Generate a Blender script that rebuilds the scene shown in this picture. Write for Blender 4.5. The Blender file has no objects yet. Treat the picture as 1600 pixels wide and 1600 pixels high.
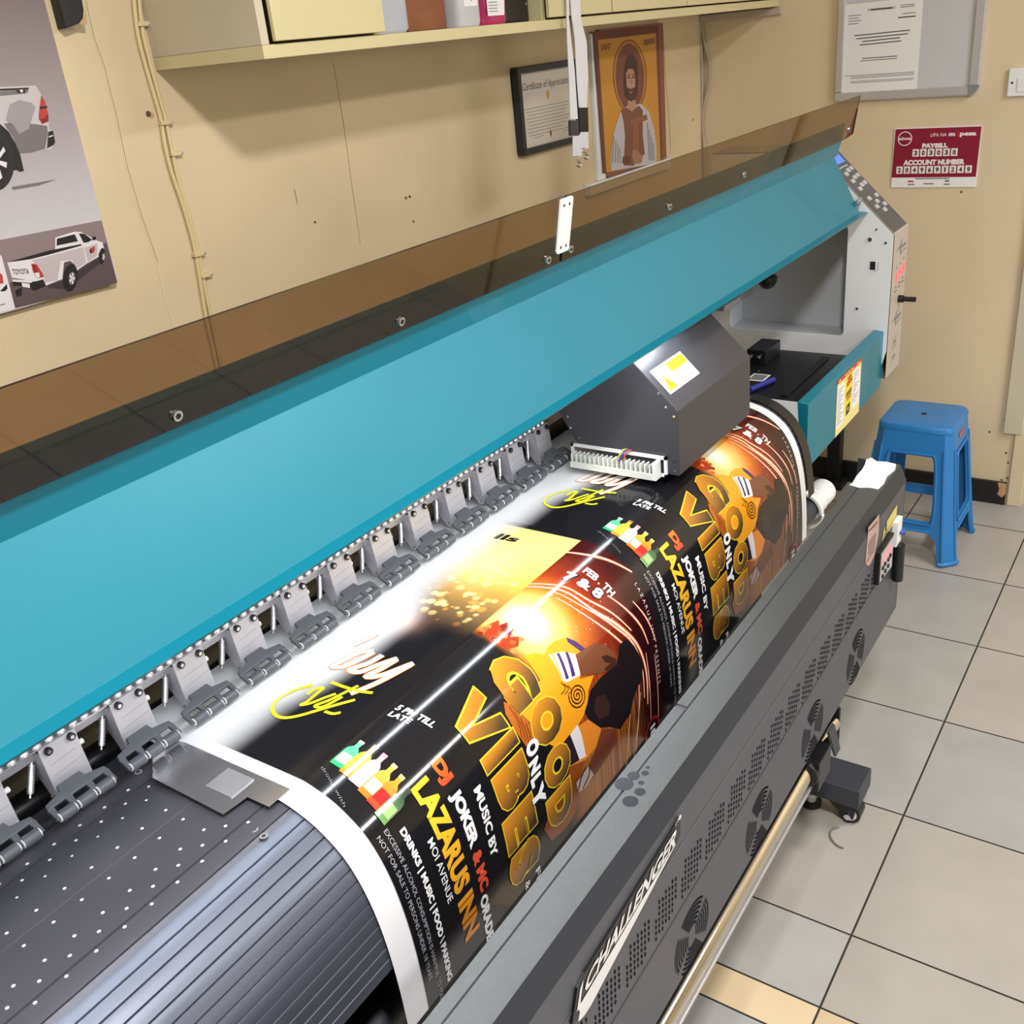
import bpy, bmesh, math, random
import numpy as np
from mathutils import Vector, Matrix
from mathutils.geometry import tessellate_polygon
random.seed(7)
SC = bpy.context.scene
COL = SC.collection
def lin(c): return tuple((x/12.92 if x <= .04045 else ((x+.055)/1.055)**2.4) for x in c)
def rgb(r, g, b): return lin((r/255, g/255, b/255))
# ------------------------------------------------------------------ camera
CAM = np.array([0., 0., 1.75])
cr = np.array([0.5513924093639279, -0.8289143276296266, -0.09416712986051226])
cu = np.array([0.40426151034391716, 0.16674922687606641, 0.8993149206983554])
cf = np.array([0.7297527267165896, 0.5339435670429583, -0.42704241600003195])
FPX = 1570.3
cam = bpy.data.cameras.new('camera'); cam.sensor_width = 36; cam.lens = FPX/1600*36; cam.clip_start = .02
camo = bpy.data.objects.new('camera', cam); COL.objects.link(camo); SC.camera = camo
camo.matrix_world = Matrix(((cr[0], cu[0], -cf[0], CAM[0]), (cr[1], cu[1], -cf[1], CAM[1]), (cr[2], cu[2], -cf[2], CAM[2]), (0, 0, 0, 1)))
# ------------------------------------------------------------------ world, lamps, exposure
w = bpy.data.worlds.new('world'); SC.world = w; w.use_nodes = True
w.node_tree.nodes['Background'].inputs[0].default_value = (.86, .93, 1, 1)
w.node_tree.nodes['Background'].inputs[1].default_value = .6
SC.view_settings.view_transform = 'Standard'; SC.view_settings.look = 'None'
SC.view_settings.gamma = 1; SC.view_settings.exposure = 0.0; SC.view_settings.use_curve_mapping = False
def area(name, loc, size, power, col, target=None, sy=None):
    l = bpy.data.lights.new(name, 'AREA'); l.energy = power; l.color = col; l.size = size
    if sy: l.shape = 'RECTANGLE'; l.size_y = sy
    o = bpy.data.objects.new(name, l); COL.objects.link(o); o.location = loc
    if target is not None: o.rotation_euler = (Vector(target)-Vector(loc)).to_track_quat('-Z', 'Y').to_euler()
    return o
area('ceiling_main_and_fill', (.44, -.13, 2.70), .24, 62, (1, .97, .94))
area('ceiling_main_and_fill', (2.5, -1.3, 2.70), 1.2, 62, (1, .98, .96), sy=.3)  # this long one is an added fill light to brighten the room
area('front_fill_light', (.6, -3.35, 1.6), 2.2, 38, (.88, .94, 1), target=(.8, 1, .9), sy=1.3)  # added cool fill from the front; no window stands here
LED_STRENGTH = 84
# ------------------------------------------------------------------ measuring helpers: photo sight-lines met with real planes
def ray(x, y): return cf*FPX+cr*(x-800)-cu*(y-800)
def PX(x, y, X): d = ray(x, y); return CAM+d*((X-CAM[0])/d[0])
def PY(x, y, Y): d = ray(x, y); return CAM+d*((Y-CAM[1])/d[1])
def PZ(x, y, Z): d = ray(x, y); return CAM+d*((Z-CAM[2])/d[2])
# ------------------------------------------------------------------ materials
MATS = {}
def mat(name, col, rough=.5, metal=0, spec=.5, noise=0, nscale=8, bump=0, bscale=200, coat=0, emit=0, alpha=1):
    if name in MATS: return MATS[name]
    m = bpy.data.materials.new(name); m.use_nodes = True; nt = m.node_tree; b = nt.nodes['Principled BSDF']
    b.inputs['Base Color'].default_value = (*col, 1); b.inputs['Roughness'].default_value = rough
    b.inputs['Metallic'].default_value = metal; b.inputs['Specular IOR Level'].default_value = spec
    b.inputs['Coat Weight'].default_value = coat; b.inputs['Alpha'].default_value = alpha
    tc = nt.nodes.new('ShaderNodeTexCoord')
    if noise:
        n = nt.nodes.new('ShaderNodeTexNoise'); n.inputs['Scale'].default_value = nscale; n.inputs['Detail'].default_value = 6
        nt.links.new(tc.outputs['Object'], n.inputs['Vector'])
        mr = nt.nodes.new('ShaderNodeMapRange'); mr.inputs[1].default_value = .3; mr.inputs[2].default_value = .7
        mr.inputs[3].default_value = 1-noise; mr.inputs[4].default_value = 1+noise
        nt.links.new(n.outputs['Fac'], mr.inputs[0])
        mx = nt.nodes.new('ShaderNodeVectorMath'); mx.operation = 'SCALE'; mx.inputs[0].default_value = col
        nt.links.new(mr.outputs[0], mx.inputs['Scale']); nt.links.new(mx.outputs[0], b.inputs['Base Color'])
    if bump:
        n = nt.nodes.new('ShaderNodeTexNoise'); n.inputs['Scale'].default_value = bscale; n.inputs['Detail'].default_value = 3
        nt.links.new(tc.outputs['Object'], n.inputs['Vector'])
        bp = nt.nodes.new('ShaderNodeBump'); bp.inputs['Strength'].default_value = bump; bp.inputs['Distance'].default_value = .002
        nt.links.new(n.outputs['Fac'], bp.inputs['Height']); nt.links.new(bp.outputs[0], b.inputs['Normal'])
    if emit:
        b.inputs['Emission Color'].default_value = (*col, 1); b.inputs['Emission Strength'].default_value = emit
    MATS[name] = m; return m
WALL = mat('cream_wall_paint', rgb(217, 198, 161), .55, noise=.07, nscale=2.5, bump=.25, bscale=60)
WALLR = mat('cream_wall_paint_pale', rgb(220, 203, 170), .5, noise=.06, nscale=2, bump=.2, bscale=60)
SHELF = mat('cream_gloss_paint', rgb(214, 203, 158), .4, noise=.04, nscale=5)
SHELFG = mat('cream_shaded_grey', rgb(205, 196, 172), .45, noise=.05, nscale=6)  # greyer cream: cabinet end panel's shading put into the colour, trunking shares it
CEIL = mat('ceiling_white', rgb(225, 222, 212), .8)
BLACKP = mat('black_paint', rgb(24, 24, 26), .45, noise=.3, nscale=20)
TEAL = mat('teal_powder_coat', rgb(7, 118, 140), .40, noise=.03, nscale=5, bump=.05, bscale=500, coat=.15)
BLACK = mat('matte_black', rgb(16, 17, 20), .5)
BLACKPL = mat('black_plastic', rgb(22, 23, 26), .35)
CHAR = mat('charcoal_powder_coat', rgb(73, 75, 83), .42, noise=.04, bump=.15, bscale=700)
CHAR2 = mat('dark_powder_coat', rgb(48, 52, 62), .44, spec=.6, noise=.05, bump=.3, bscale=900)
TOPM = mat('sparkling_grey_coat', rgb(122, 125, 127), .37, metal=.8, noise=.06, nscale=300, bump=.25, bscale=1200)
BEVD = mat('dark_bevel_coat', rgb(40, 43, 51), .5, spec=.4)
CARR = mat('carriage_grey', rgb(60, 60, 67), .36, noise=.03, bump=.1, bscale=700)
PLAT = mat('platen_dark_aluminium', rgb(72, 72, 80), .40, metal=.3, noise=.08, nscale=10, bump=.05, bscale=600)
RIB = mat('ribbed_anodised_aluminium', rgb(92, 97, 110), .42, metal=.55, noise=.05, nscale=12)
ALU = mat('brushed_aluminium', rgb(205, 205, 212), .35, metal=.8, noise=.04, nscale=30)
STUD = mat('satin_steel', rgb(200, 200, 206), .38, metal=.9)
STEEL = mat('bright_steel', rgb(215, 215, 220), .18, metal=1)
PLATE = mat('grey_stamped_plate', rgb(196, 194, 202), .38, metal=.35, noise=.03, nscale=20)
FORK = mat('grey_plastic', rgb(84, 88, 96), .42)
WHITEP = mat('white_plastic', rgb(232, 234, 236), .35)
CHROME = mat('chrome', rgb(214, 210, 200), .14, metal=1)
PANELW = mat('white_powder_coat', rgb(234, 237, 241), .38, noise=.03, bump=.08, bscale=400)
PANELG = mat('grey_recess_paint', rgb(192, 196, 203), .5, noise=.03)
BEIGEP = mat('beige_front_panel', rgb(182, 174, 164), .4)
PAPER = mat('white_paper', rgb(238, 238, 240), .7)
INK = mat('black_ink', rgb(28, 28, 32), .6)
HOLEK = mat('hole_black', rgb(8, 8, 10), .8, spec=.1)
GINK = mat('grey_ink', rgb(120, 120, 126), .7)
WINK = mat('white_ink', rgb(240, 240, 240), .6)
YINK = mat('yellow_ink', rgb(245, 225, 20), .5)
RINK = mat('red_ink', rgb(190, 50, 40), .5)
BLUE = mat('blue_stool_plastic', rgb(44, 124, 192), .38, noise=.05, nscale=9, bump=.06, bscale=120)
# floor tiles
TILE = [mat('floor_tile_grey', rgb(164, 162, 159), .33, noise=.06, nscale=7), mat('floor_tile_warm', rgb(169, 164, 157), .33, noise=.06, nscale=6),
        mat('floor_tile_cool', rgb(162, 161, 160), .33, noise=.06, nscale=8), mat('floor_tile_cream', rgb(208, 188, 154), .33, noise=.05, nscale=7)]
GROUT = mat('dark_grout', rgb(48, 46, 42), .9)
# ------------------------------------------------------------------ mesh helpers
WL = {}
class MB:
    def __init__(s): s.v = []; s.f = []; s.m = []; s.ml = []
    def mi(s, m):
        if m not in s.ml: s.ml.append(m)
        return s.ml.index(m)
    def add(s, vs, fs, m):
        o = len(s.v); k = s.mi(m); s.v += [tuple(map(float, p)) for p in vs]
        for f in fs: s.f.append([o+i for i in f]); s.m.append(k)
    def box(s, a, b, m):
        (x0, y0, z0), (x1, y1, z1) = a, b
        s.add([(x0, y0, z0), (x1, y0, z0), (x1, y1, z0), (x0, y1, z0), (x0, y0, z1), (x1, y0, z1), (x1, y1, z1), (x0, y1, z1)],
              [(3, 2, 1, 0), (4, 5, 6, 7), (0, 1, 5, 4), (1, 2, 6, 5), (2, 3, 7, 6), (3, 0, 4, 7)], m)
    def hexa(s, p, m):   # 8 corners: bottom ring, top ring
        s.add(p, [(3, 2, 1, 0), (4, 5, 6, 7), (0, 1, 5, 4), (1, 2, 6, 5), (2, 3, 7, 6), (3, 0, 4, 7)], m)
    def prism_x(s, yz, x0, x1, m, caps=True):
        n = len(yz); s.add([(x0, y, z) for y, z in yz]+[(x1, y, z) for y, z in yz], [(i, (i+1) % n, n+(i+1) % n, n+i) for i in range(n)], m)
        if caps:
            for x in (x0, x1): s.poly([(x, y, z) for y, z in yz], m)
    def strip_x(s, yz, x0, x1, m):
        n = len(yz); s.add([(x0, y, z) for y, z in yz]+[(x1, y, z) for y, z in yz], [(i, i+1, n+i+1, n+i) for i in range(n-1)], m)
    def poly(s, pts, m):
        pts = [Vector(p) for p in pts]
        s.add(pts, [tuple(t) for t in tessellate_polygon([pts])], m)
    def slab(s, pts, off, m):   # flat polygon thickened by the vector off
        n = len(pts); off = Vector(off); p2 = [Vector(p)+off for p in pts]
        s.poly(pts, m); s.poly(p2, m); s.add(list(pts)+p2, [(i, (i+1) % n, n+(i+1) % n, n+i) for i in range(n)], m)
    def cyl(s, p0, p1, r, m, n=16, r1=None, cap=True):
        p0, p1 = Vector(p0), Vector(p1); r1 = r if r1 is None else r1; d = (p1-p0).normalized()
        a = d.orthogonal().normalized(); b = d.cross(a); vs = []
        for p, q in ((p0, r), (p1, r1)):
            vs += [p+(a*math.cos(t*2*math.pi/n)+b*math.sin(t*2*math.pi/n))*q for t in range(n)]
        fs = [(i, (i+1) % n, n+(i+1) % n, n+i) for i in range(n)]
        if cap: fs += [tuple(range(n))[::-1], tuple(range(n, 2*n))]
        s.add(vs, fs, m)
    def tube(s, pts, r, m, n=8):
        pts = [Vector(p) for p in pts]; vs = []; a = None
        for i, p in enumerate(pts):
            d = (pts[min(i+1, len(pts)-1)]-pts[max(i-1, 0)]).normalized()
            a = d.orthogonal().normalized() if a is None else (a-d*a.dot(d)).normalized()
            b = d.cross(a); vs += [p+(a*math.cos(t*2*math.pi/n)+b*math.sin(t*2*math.pi/n))*r for t in range(n)]
        fs = [(i*n+j, i*n+(j+1) % n, (i+1)*n+(j+1) % n, (i+1)*n+j) for i in range(len(pts)-1) for j in range(n)]
        fs += [tuple(range(n))[::-1], tuple(range((len(pts)-1)*n, len(pts)*n))]; s.add(vs, fs, m)
    def lathe(s, prof, c, m, n=24, sx=1, sy=1):   # prof: (r, z) ; axis z
        vs = []; c = Vector(c)
        for r_, z in prof: vs += [c+Vector((r_*sx*math.cos(t*2*math.pi/n), r_*sy*math.sin(t*2*math.pi/n), z)) for t in range(n)]
        k = len(prof); fs = [(i*n+j, i*n+(j+1) % n, (i+1)*n+(j+1) % n, (i+1)*n+j) for i in range(k-1) for j in range(n)]
        fs += [tuple(range(n))[::-1], tuple(range((k-1)*n, k*n))]; s.add(vs, fs, m)
    def text(s, t, bl, br, tl, m, bold=0.02):
        V, F, W = glyphs(t, bold); bl, br, tl = Vector(bl), Vector(br), Vector(tl); U = br-bl; T = tl-bl
        s.add([bl+U*(x/W)+T*y for x, y in V], F, m)
    def build(s, name, parent=None, smooth=None, bevel=0):
        me = bpy.data.meshes.new(name); o = bpy.data.objects.new(name, me); COL.objects.link(o)
        org = np.zeros(3)
        if parent is not None: o.parent = parent; org = WL[parent.name]
        me.from_pydata([tuple(np.array(v)-org) for v in s.v], [], s.f)
        for m in s.ml: me.materials.append(m)
        me.polygons.foreach_set('material_index', s.m)
        bm = bmesh.new(); bm.from_mesh(me)
        if not getattr(s, 'raw', False): bmesh.ops.remove_doubles(bm, verts=bm.verts, dist=1e-6); bmesh.ops.recalc_face_normals(bm, faces=bm.faces)
        bm.to_mesh(me); bm.free()
        if smooth: me.shade_smooth(); me.set_sharp_from_angle(angle=math.radians(smooth))
        if bevel:
            md = o.modifiers.new('bevel', 'BEVEL'); md.width = bevel; md.segments = 2; md.limit_method = 'ANGLE'; md.angle_limit = math.radians(40)
        me.update(); WL[o.name] = org; return o
GC = {}
def glyphs(t, bold):
    k = (t, bold)
    if k in GC: return GC[k]
    cu_ = bpy.data.curves.new('t', 'FONT'); cu_.body = t; cu_.offset = bold; cu_.resolution_u = 3; cu_.size = 1
    o = bpy.data.objects.new('t', cu_); COL.objects.link(o); dg = bpy.context.evaluated_depsgraph_get(); dg.update()
    me = o.evaluated_get(dg).to_mesh(); V = [(v.co.x, v.co.y) for v in me.vertices]; F = [tuple(p.vertices) for p in me.polygons]
    o.evaluated_get(dg).to_mesh_clear(); bpy.data.objects.remove(o); bpy.data.curves.remove(cu_)
    x0 = min(v[0] for v in V); W = max(v[0] for v in V)-x0
    V = [(x-x0, y/.72) for x, y in V]; GC[k] = (V, F, W); return GC[k]
def tag(o, label=None, cat=None, group=None, kind=None):
    if label: o['label'] = label
    if cat: o['category'] = cat
    if group: o['group'] = group
    if kind: o['kind'] = kind
    return o
def thing(name, loc, label, cat, group=None):
    o = bpy.data.objects.new(name, None); COL.objects.link(o); o.location = loc; o.empty_display_size = .05
    WL[o.name] = np.array(loc, float); return tag(o, label, cat, group)
def circ(c, U, V, r, n=20, a0=0, a1=2*math.pi):
    c, U, V = Vector(c), Vector(U), Vector(V); return [c+U*(r*math.cos(a0+(a1-a0)*i/n))+V*(r*math.sin(a0+(a1-a0)*i/n)) for i in range(n)]
def catmull(P, n=6):
    P = [np.array(p, float) for p in P]; P = [2*P[0]-P[1]]+P+[2*P[-1]-P[-2]]; out = []
    for i in range(1, len(P)-2):
        p0, p1, p2, p3 = P[i-1:i+3]
        for k in range(n):
            t = k/n; out.append(.5*((2*p1)+(-p0+p2)*t+(2*p0-5*p1+4*p2-p3)*t*t+(-p0+3*p1-3*p2+p3)*t**3))
    out.append(P[-2]); return out
YW, XW = 1.68, 3.77          # back wall, right wall
# ================================================================== SETTING
def rect_tiles():
    b = MB(); xs = [1.361, 1.558]; x = 1.558
    while x < 3.77: x += .4; xs.append(min(x, 3.86))
    xs = sorted(set(xs)); lo = [1.361, 1.276]
    while lo[-1] > -3: lo.append(lo[-1]-.4)
    xs = sorted(set(lo+xs)); ys = [.382+.4*i for i in range(-10, 4)]
    c, s_ = math.cos(math.radians(-.25)), math.sin(math.radians(-.25)); g = .0022
    rot = lambda X, Y: (2+(X-2)*c-(Y-.38)*s_, .38+(X-2)*s_+(Y-.38)*c, 0)
    rnd = random.Random(3)
    for i in range(len(xs)-1):
        for j in range(len(ys)-1):
            m = TILE[3] if abs(xs[i+1]-1.361) < .01 else TILE[rnd.choice((0, 0, 1, 2))]
            if xs[i] > 2.3 and m is not TILE[3]: m = TILE[rnd.choice((0, 1, 1))]
            b.add([rot(xs[i]+g, ys[j]+g), rot(xs[i+1]-g, ys[j]+g), rot(xs[i+1]-g, ys[j+1]-g), rot(xs[i]+g, ys[j+1]-g)], [(0, 1, 2, 3)], m)
    b.box((-3, -3.6, -.1), (3.9, 1.78, -.0015), GROUT)
    return tag(b.build('floor'), kind='structure')
rect_tiles()
b = MB(); b.box((-3.1, YW, 0), (XW+.1, YW+.1, 2.75), WALL); tag(b.build('wall_back'), kind='structure')
b = MB(); b.box((XW, .48, 0), (XW+.1, YW, 2.75), WALLR); b.box((XW, -3.5, 0), (XW+.1, -.62, 2.75), WALLR); b.box((XW, -.62, 2.1), (XW+.1, .48, 2.75), WALLR)
tag(b.build('wall_right'), kind='structure')
b = MB(); b.box((-3.1, -3.5, 0), (-3, YW, 2.75), WALL); tag(b.build('wall_left'), kind='structure')
b = MB(); b.box((-3.1, -3.6, 0), (XW+.1, -3.5, 2.75), WALL); tag(b.build('wall_front'), kind='structure')
b = MB(); b.box((-3.1, -3.6, 2.75), (XW+.1, YW+.1, 2.85), CEIL); tag(b.build('ceiling'), kind='structure')
b = MB(); b.box((XW+.02, -.62, 0), (XW+.07, .475, 2.1), WALLR); tag(b.build('door_1'), kind='structure')
b = MB(); b.box((XW-.012, .43, 0), (XW+.02, .478, 2.1), WALLR); tag(b.build('trim_1', bevel=.003), kind='structure')
b = MB(); b.box((XW-.014, .485, 0), (XW, YW, .088), BLACKP)
b.slab([(XW-.0145, .485, .088), (XW-.0145, .515, .088), (XW-.0145, .507, .062), (XW-.0145, .512, .04), (XW-.0145, .495, .03), (XW-.0145, .485, .045)], (.001, 0, 0), mat('chipped_plaster', rgb(190, 150, 105), .9, noise=.15, nscale=60))
tag(b.build('baseboard_right'), kind='structure')
b = MB(); b.box((-3, YW-.014, 0), (XW-.014, YW, .088), BLACKP); tag(b.build('baseboard_back'), kind='structure')
# plaster seams, holes and chips on the two walls (they belong to the walls' surface)
CRK = mat('wall_seam', rgb(168, 148, 108), .8); CRL = mat('wall_seam_light', rgb(226, 212, 170), .7); HOLE = mat('wall_hole', rgb(92, 72, 50), .9); CHIP = mat('wall_chip', rgb(196, 160, 120), .9)
b = MB()
def seam(pts, wd, m, P=lambda x, y: PY(x, y, YW-.0008)):
    for i in range(len(pts)-1):
        p, q = Vector(P(*pts[i])), Vector(P(*pts[i+1])); d = (q-p).normalized(); n = Vector((d.z, 0, -d.x)) if abs(d.y) < 1e-6 else Vector((0, d.z, -d.y)); n = n.normalized()*wd
        b.add([p-n, q-n, q+n, p+n], [(0, 1, 2, 3)], m)
seam([(132, 0), (145, 58), (160, 100), (180, 180), (197, 260), (217, 330), (245, 410), (257, 465), (272, 512)], .0011, CRL)
seam([(134, 0), (147, 58), (162, 100), (182, 180), (199, 260), (219, 330), (247, 410)], .0006, CRK)
seam([(521, 98), (538, 200), (550, 290), (563, 380)], .0006, CRK); seam([(460, 295), (465, 318)], .0012, CRK)
seam([(1036, 45), (1040, 120), (1046, 190), (1048, 236)], .0012, CRK)
for (x, y, s_) in ((232, 178, 5), (634, 309, 3), (640, 307, 3), (646, 346, 2.4), (1105, 66, 2.5), (1110, 156, 3.5), (1083, 187, 3), (492, 347, 2.5)):
    c = Vector(PY(x, y, YW-.001)); r_ = s_*.0011
    b.poly(circ(c, (1, 0, 0), (0, 0, 1), r_, 9), HOLE); b.poly(circ(c+Vector((r_*1.2, .0002, -r_*.5)), (1, 0, 0), (0, 0, 1), r_*1.1, 8), CHIP)
PR_ = lambda x, y: PX(x, y, XW-.0008)
seam([(1586, 680), (1582, 740), (1579, 760)], .0012, HOLE, PR_)
for (x, y) in ((1572, 708), (1575, 723), (1570, 657), (1546, 675), (1574, 747), (1502, 300), (1565, 750)):
    p = Vector(PR_(x, y)); b.poly(circ(p, (0, 1, 0), (0, 0, 1), .004, 7), HOLE)
tag(b.build('wall_marks'), kind='structure')

# ================================================================== PRINTER
def lerp(a, b_, t): return a+(b_-a)*t
PRO = [(1.20, .892), (1.13, .892), (1.0, .892), (.9, .8915), (.868, .889), (.83, .877), (.80, .859), (.775, .835), (.753, .795), (.738, .745), (.728, .68), (.723, .6), (.722, .5), (.722, .35)]
QP = np.array(catmull(PRO, 12)); QS = np.r_[0, np.cumsum(np.linalg.norm(np.diff(QP, axis=0), axis=1))]-.07
QT = np.gradient(QP, axis=0); QT /= np.linalg.norm(QT, axis=1)[:, None]; QN = np.stack([QT[:, 1], -QT[:, 0]], 1)   # outward normal in (Y,Z)
QN *= np.sign(QN[:, 1]*.999+(-QN[:, 0])*.5)[:, None]
QK = (CAM[2]-QP[:, 1])/QP[:, 0]
def sh(x, y):       # photo sight-line -> (s, X) on the sheet
    d = ray(x, y); s_ = np.interp(-d[2]/d[1], QK, QS); return (float(s_), float(d[0]/d[1]*np.interp(s_, QS, QP[:, 0])))
def sheet3(s_, X, off):
    return np.stack([X, np.interp(s_, QS, QP[:, 0])+off*np.interp(s_, QS, QN[:, 0]), np.interp(s_, QS, QP[:, 1])+off*np.interp(s_, QS, QN[:, 1])], -1)

PRN = thing('large_format_printer', (1.3, 1.0, 0), 'long teal and grey large format printer with its lid open, printing a party banner', 'printer')
XL = -.75
# platen: flat bed with grooves then ribbed curved front
b = MB()
def groove(y, d=.0012, w_=.0015, z=.8865): return [(y+w_, z), (y+w_*.6, z-d), (y-w_*.6, z-d), (y-w_, z)]
prof = [(1.16, .80), (1.16, .8865), (1.118, .8865)]+groove(1.112)+groove(1.076, .003)+groove(.985, .0006, .0010)+groove(.894, .003, .0022)+[(.872, .8855)]+groove(.862, .003, .0015, .884)
b.strip_x(prof+[(.853, .8808)], XL, 2.275, PLAT)
DOTM = mat('white_dots', rgb(225, 225, 228), .35)
for (Y, X0, r_) in ((1.085, .437, .0024), (1.065, .455, .0022), (1.045, .473, .0018), (1.005, .473, .0021), (.97, .51, .0021), (.93, .51, .0022), (.91, .528, .0022), (.889, .547, .0022)):
    for i in range(-30, 48):
        X = X0+.0375*i
        if X < (.578 if Y > .9 else .60): b.poly(circ((X, Y, .8869 if Y > .9 else .8867), (1, 0, 0), (0, 1, 0), r_, 10), DOTM)
for (x, y) in ((397, 1296), (412, 1306), (216, 1206)):
    p = PZ(x, y, .8871 if x < 300 else .8855); b.poly(circ(p, (1, 0, 0), (0, 1, 0), .0055, 14), ALU); b.poly(circ((p[0], p[1], p[2]+.0003), (1, 0, 0), (0, 1, 0), .003, 12), PLAT)
b.build('platen', PRN, smooth=30)
b = MB(); prof = []; s0 = float(np.interp(.853, QP[::-1, 0], QS[::-1])); s1 = float(np.interp(.668, QP[::-1, 1], QS[::-1])); n = 15
for i in range(n):
    a_, e_ = s0+(s1-s0)*i/n, s0+(s1-s0)*(i+1)/n
    for t, o_ in ((.0, -.0055), (.07, -.0035), (.3, -.0032), (.6, -.0032), (.92, -.0035), (1-1e-3, -.0062)):
        q = sheet3(np.array(lerp(a_, e_, t)), np.array(0.), o_); prof.append((q[1], q[2]))
prof += [(prof[-1][0]+.05, prof[-1][1]-.01)]
b.strip_x(prof, XL, 2.275, RIB); b.poly([(2.2752, y, z) for y, z in prof]+[(2.2752, .9, .68), (2.2752, .9, .885)], BLACKPL)
b.build('ribbed_front', PRN, smooth=25)
b = MB()
for i in range(26):  # notched black edge ring at the right end of the curve
    a_ = s0-.03+(s1-s0+.05)*i/26; q0 = sheet3(np.array(a_), np.array(2.232), .0004); q1 = sheet3(np.array(a_+.013), np.array(2.232), .0004)
    b.add([q0, q0+np.array([.043, 0, 0]), q1+np.array([.043, 0, 0]), q1], [(0, 1, 2, 3)], BLACKPL)
b.build('edge_ring', PRN)
b = MB(); b.box((XL, .83, .22), (2.2, 1.5, .69), BLACK); b.box((XL, .9, .69), (2.27, 1.5, .87), BLACK); b.build('chassis_dark_void', PRN)  # body block in black, painting in the dark void under the platen
for X in (.1, 1.9):
    b = MB(); b.box((X-.05, .95, 0), (X+.05, 1.05, .22), BLACK); b.build('leg', PRN)
# beam with studs, dark gap below
b = MB(); b.box((XL, 1.166, .954), (2.98, 1.30, .9735), ALU); b.build('beam_rail', PRN, bevel=.001)
b = MB(); b.box((XL, 1.176, .974), (2.98, 1.30, 1.16), CHAR2); b.build('beam', PRN)
b = MB()
for i in range(-20, 86):
    X = .2+.018*i
    b.lathe([(.0075, 0), (.0066, .004), (.004, .0065), (.001, .0075)], (X, 1.159, .9755), STUD, 8); b.lathe([(.0065, 0), (.0055, .004), (.003, .006), (.001, .007)], (X+.009, 1.170, .9755), STUD, 8)
b.box((XL, 1.153, .9735), (1.75, 1.1755, .9755), ALU); b.build('studded_strip', PRN, smooth=60)
b = MB(); b.box((XL, 1.245, .80), (2.30, 1.255, .956), mat('dim_wall_olive', rgb(104, 92, 70), .6)); b.build('dim_wall_panel', PRN)  # added panel: the dim wall behind the rail painted as olive-brown
b = MB(); b.cyl((XL, 1.205, .872), (2.30, 1.205, .872), .021, BLACKPL, 16); b.build('feed_roller', PRN, smooth=40)
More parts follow.
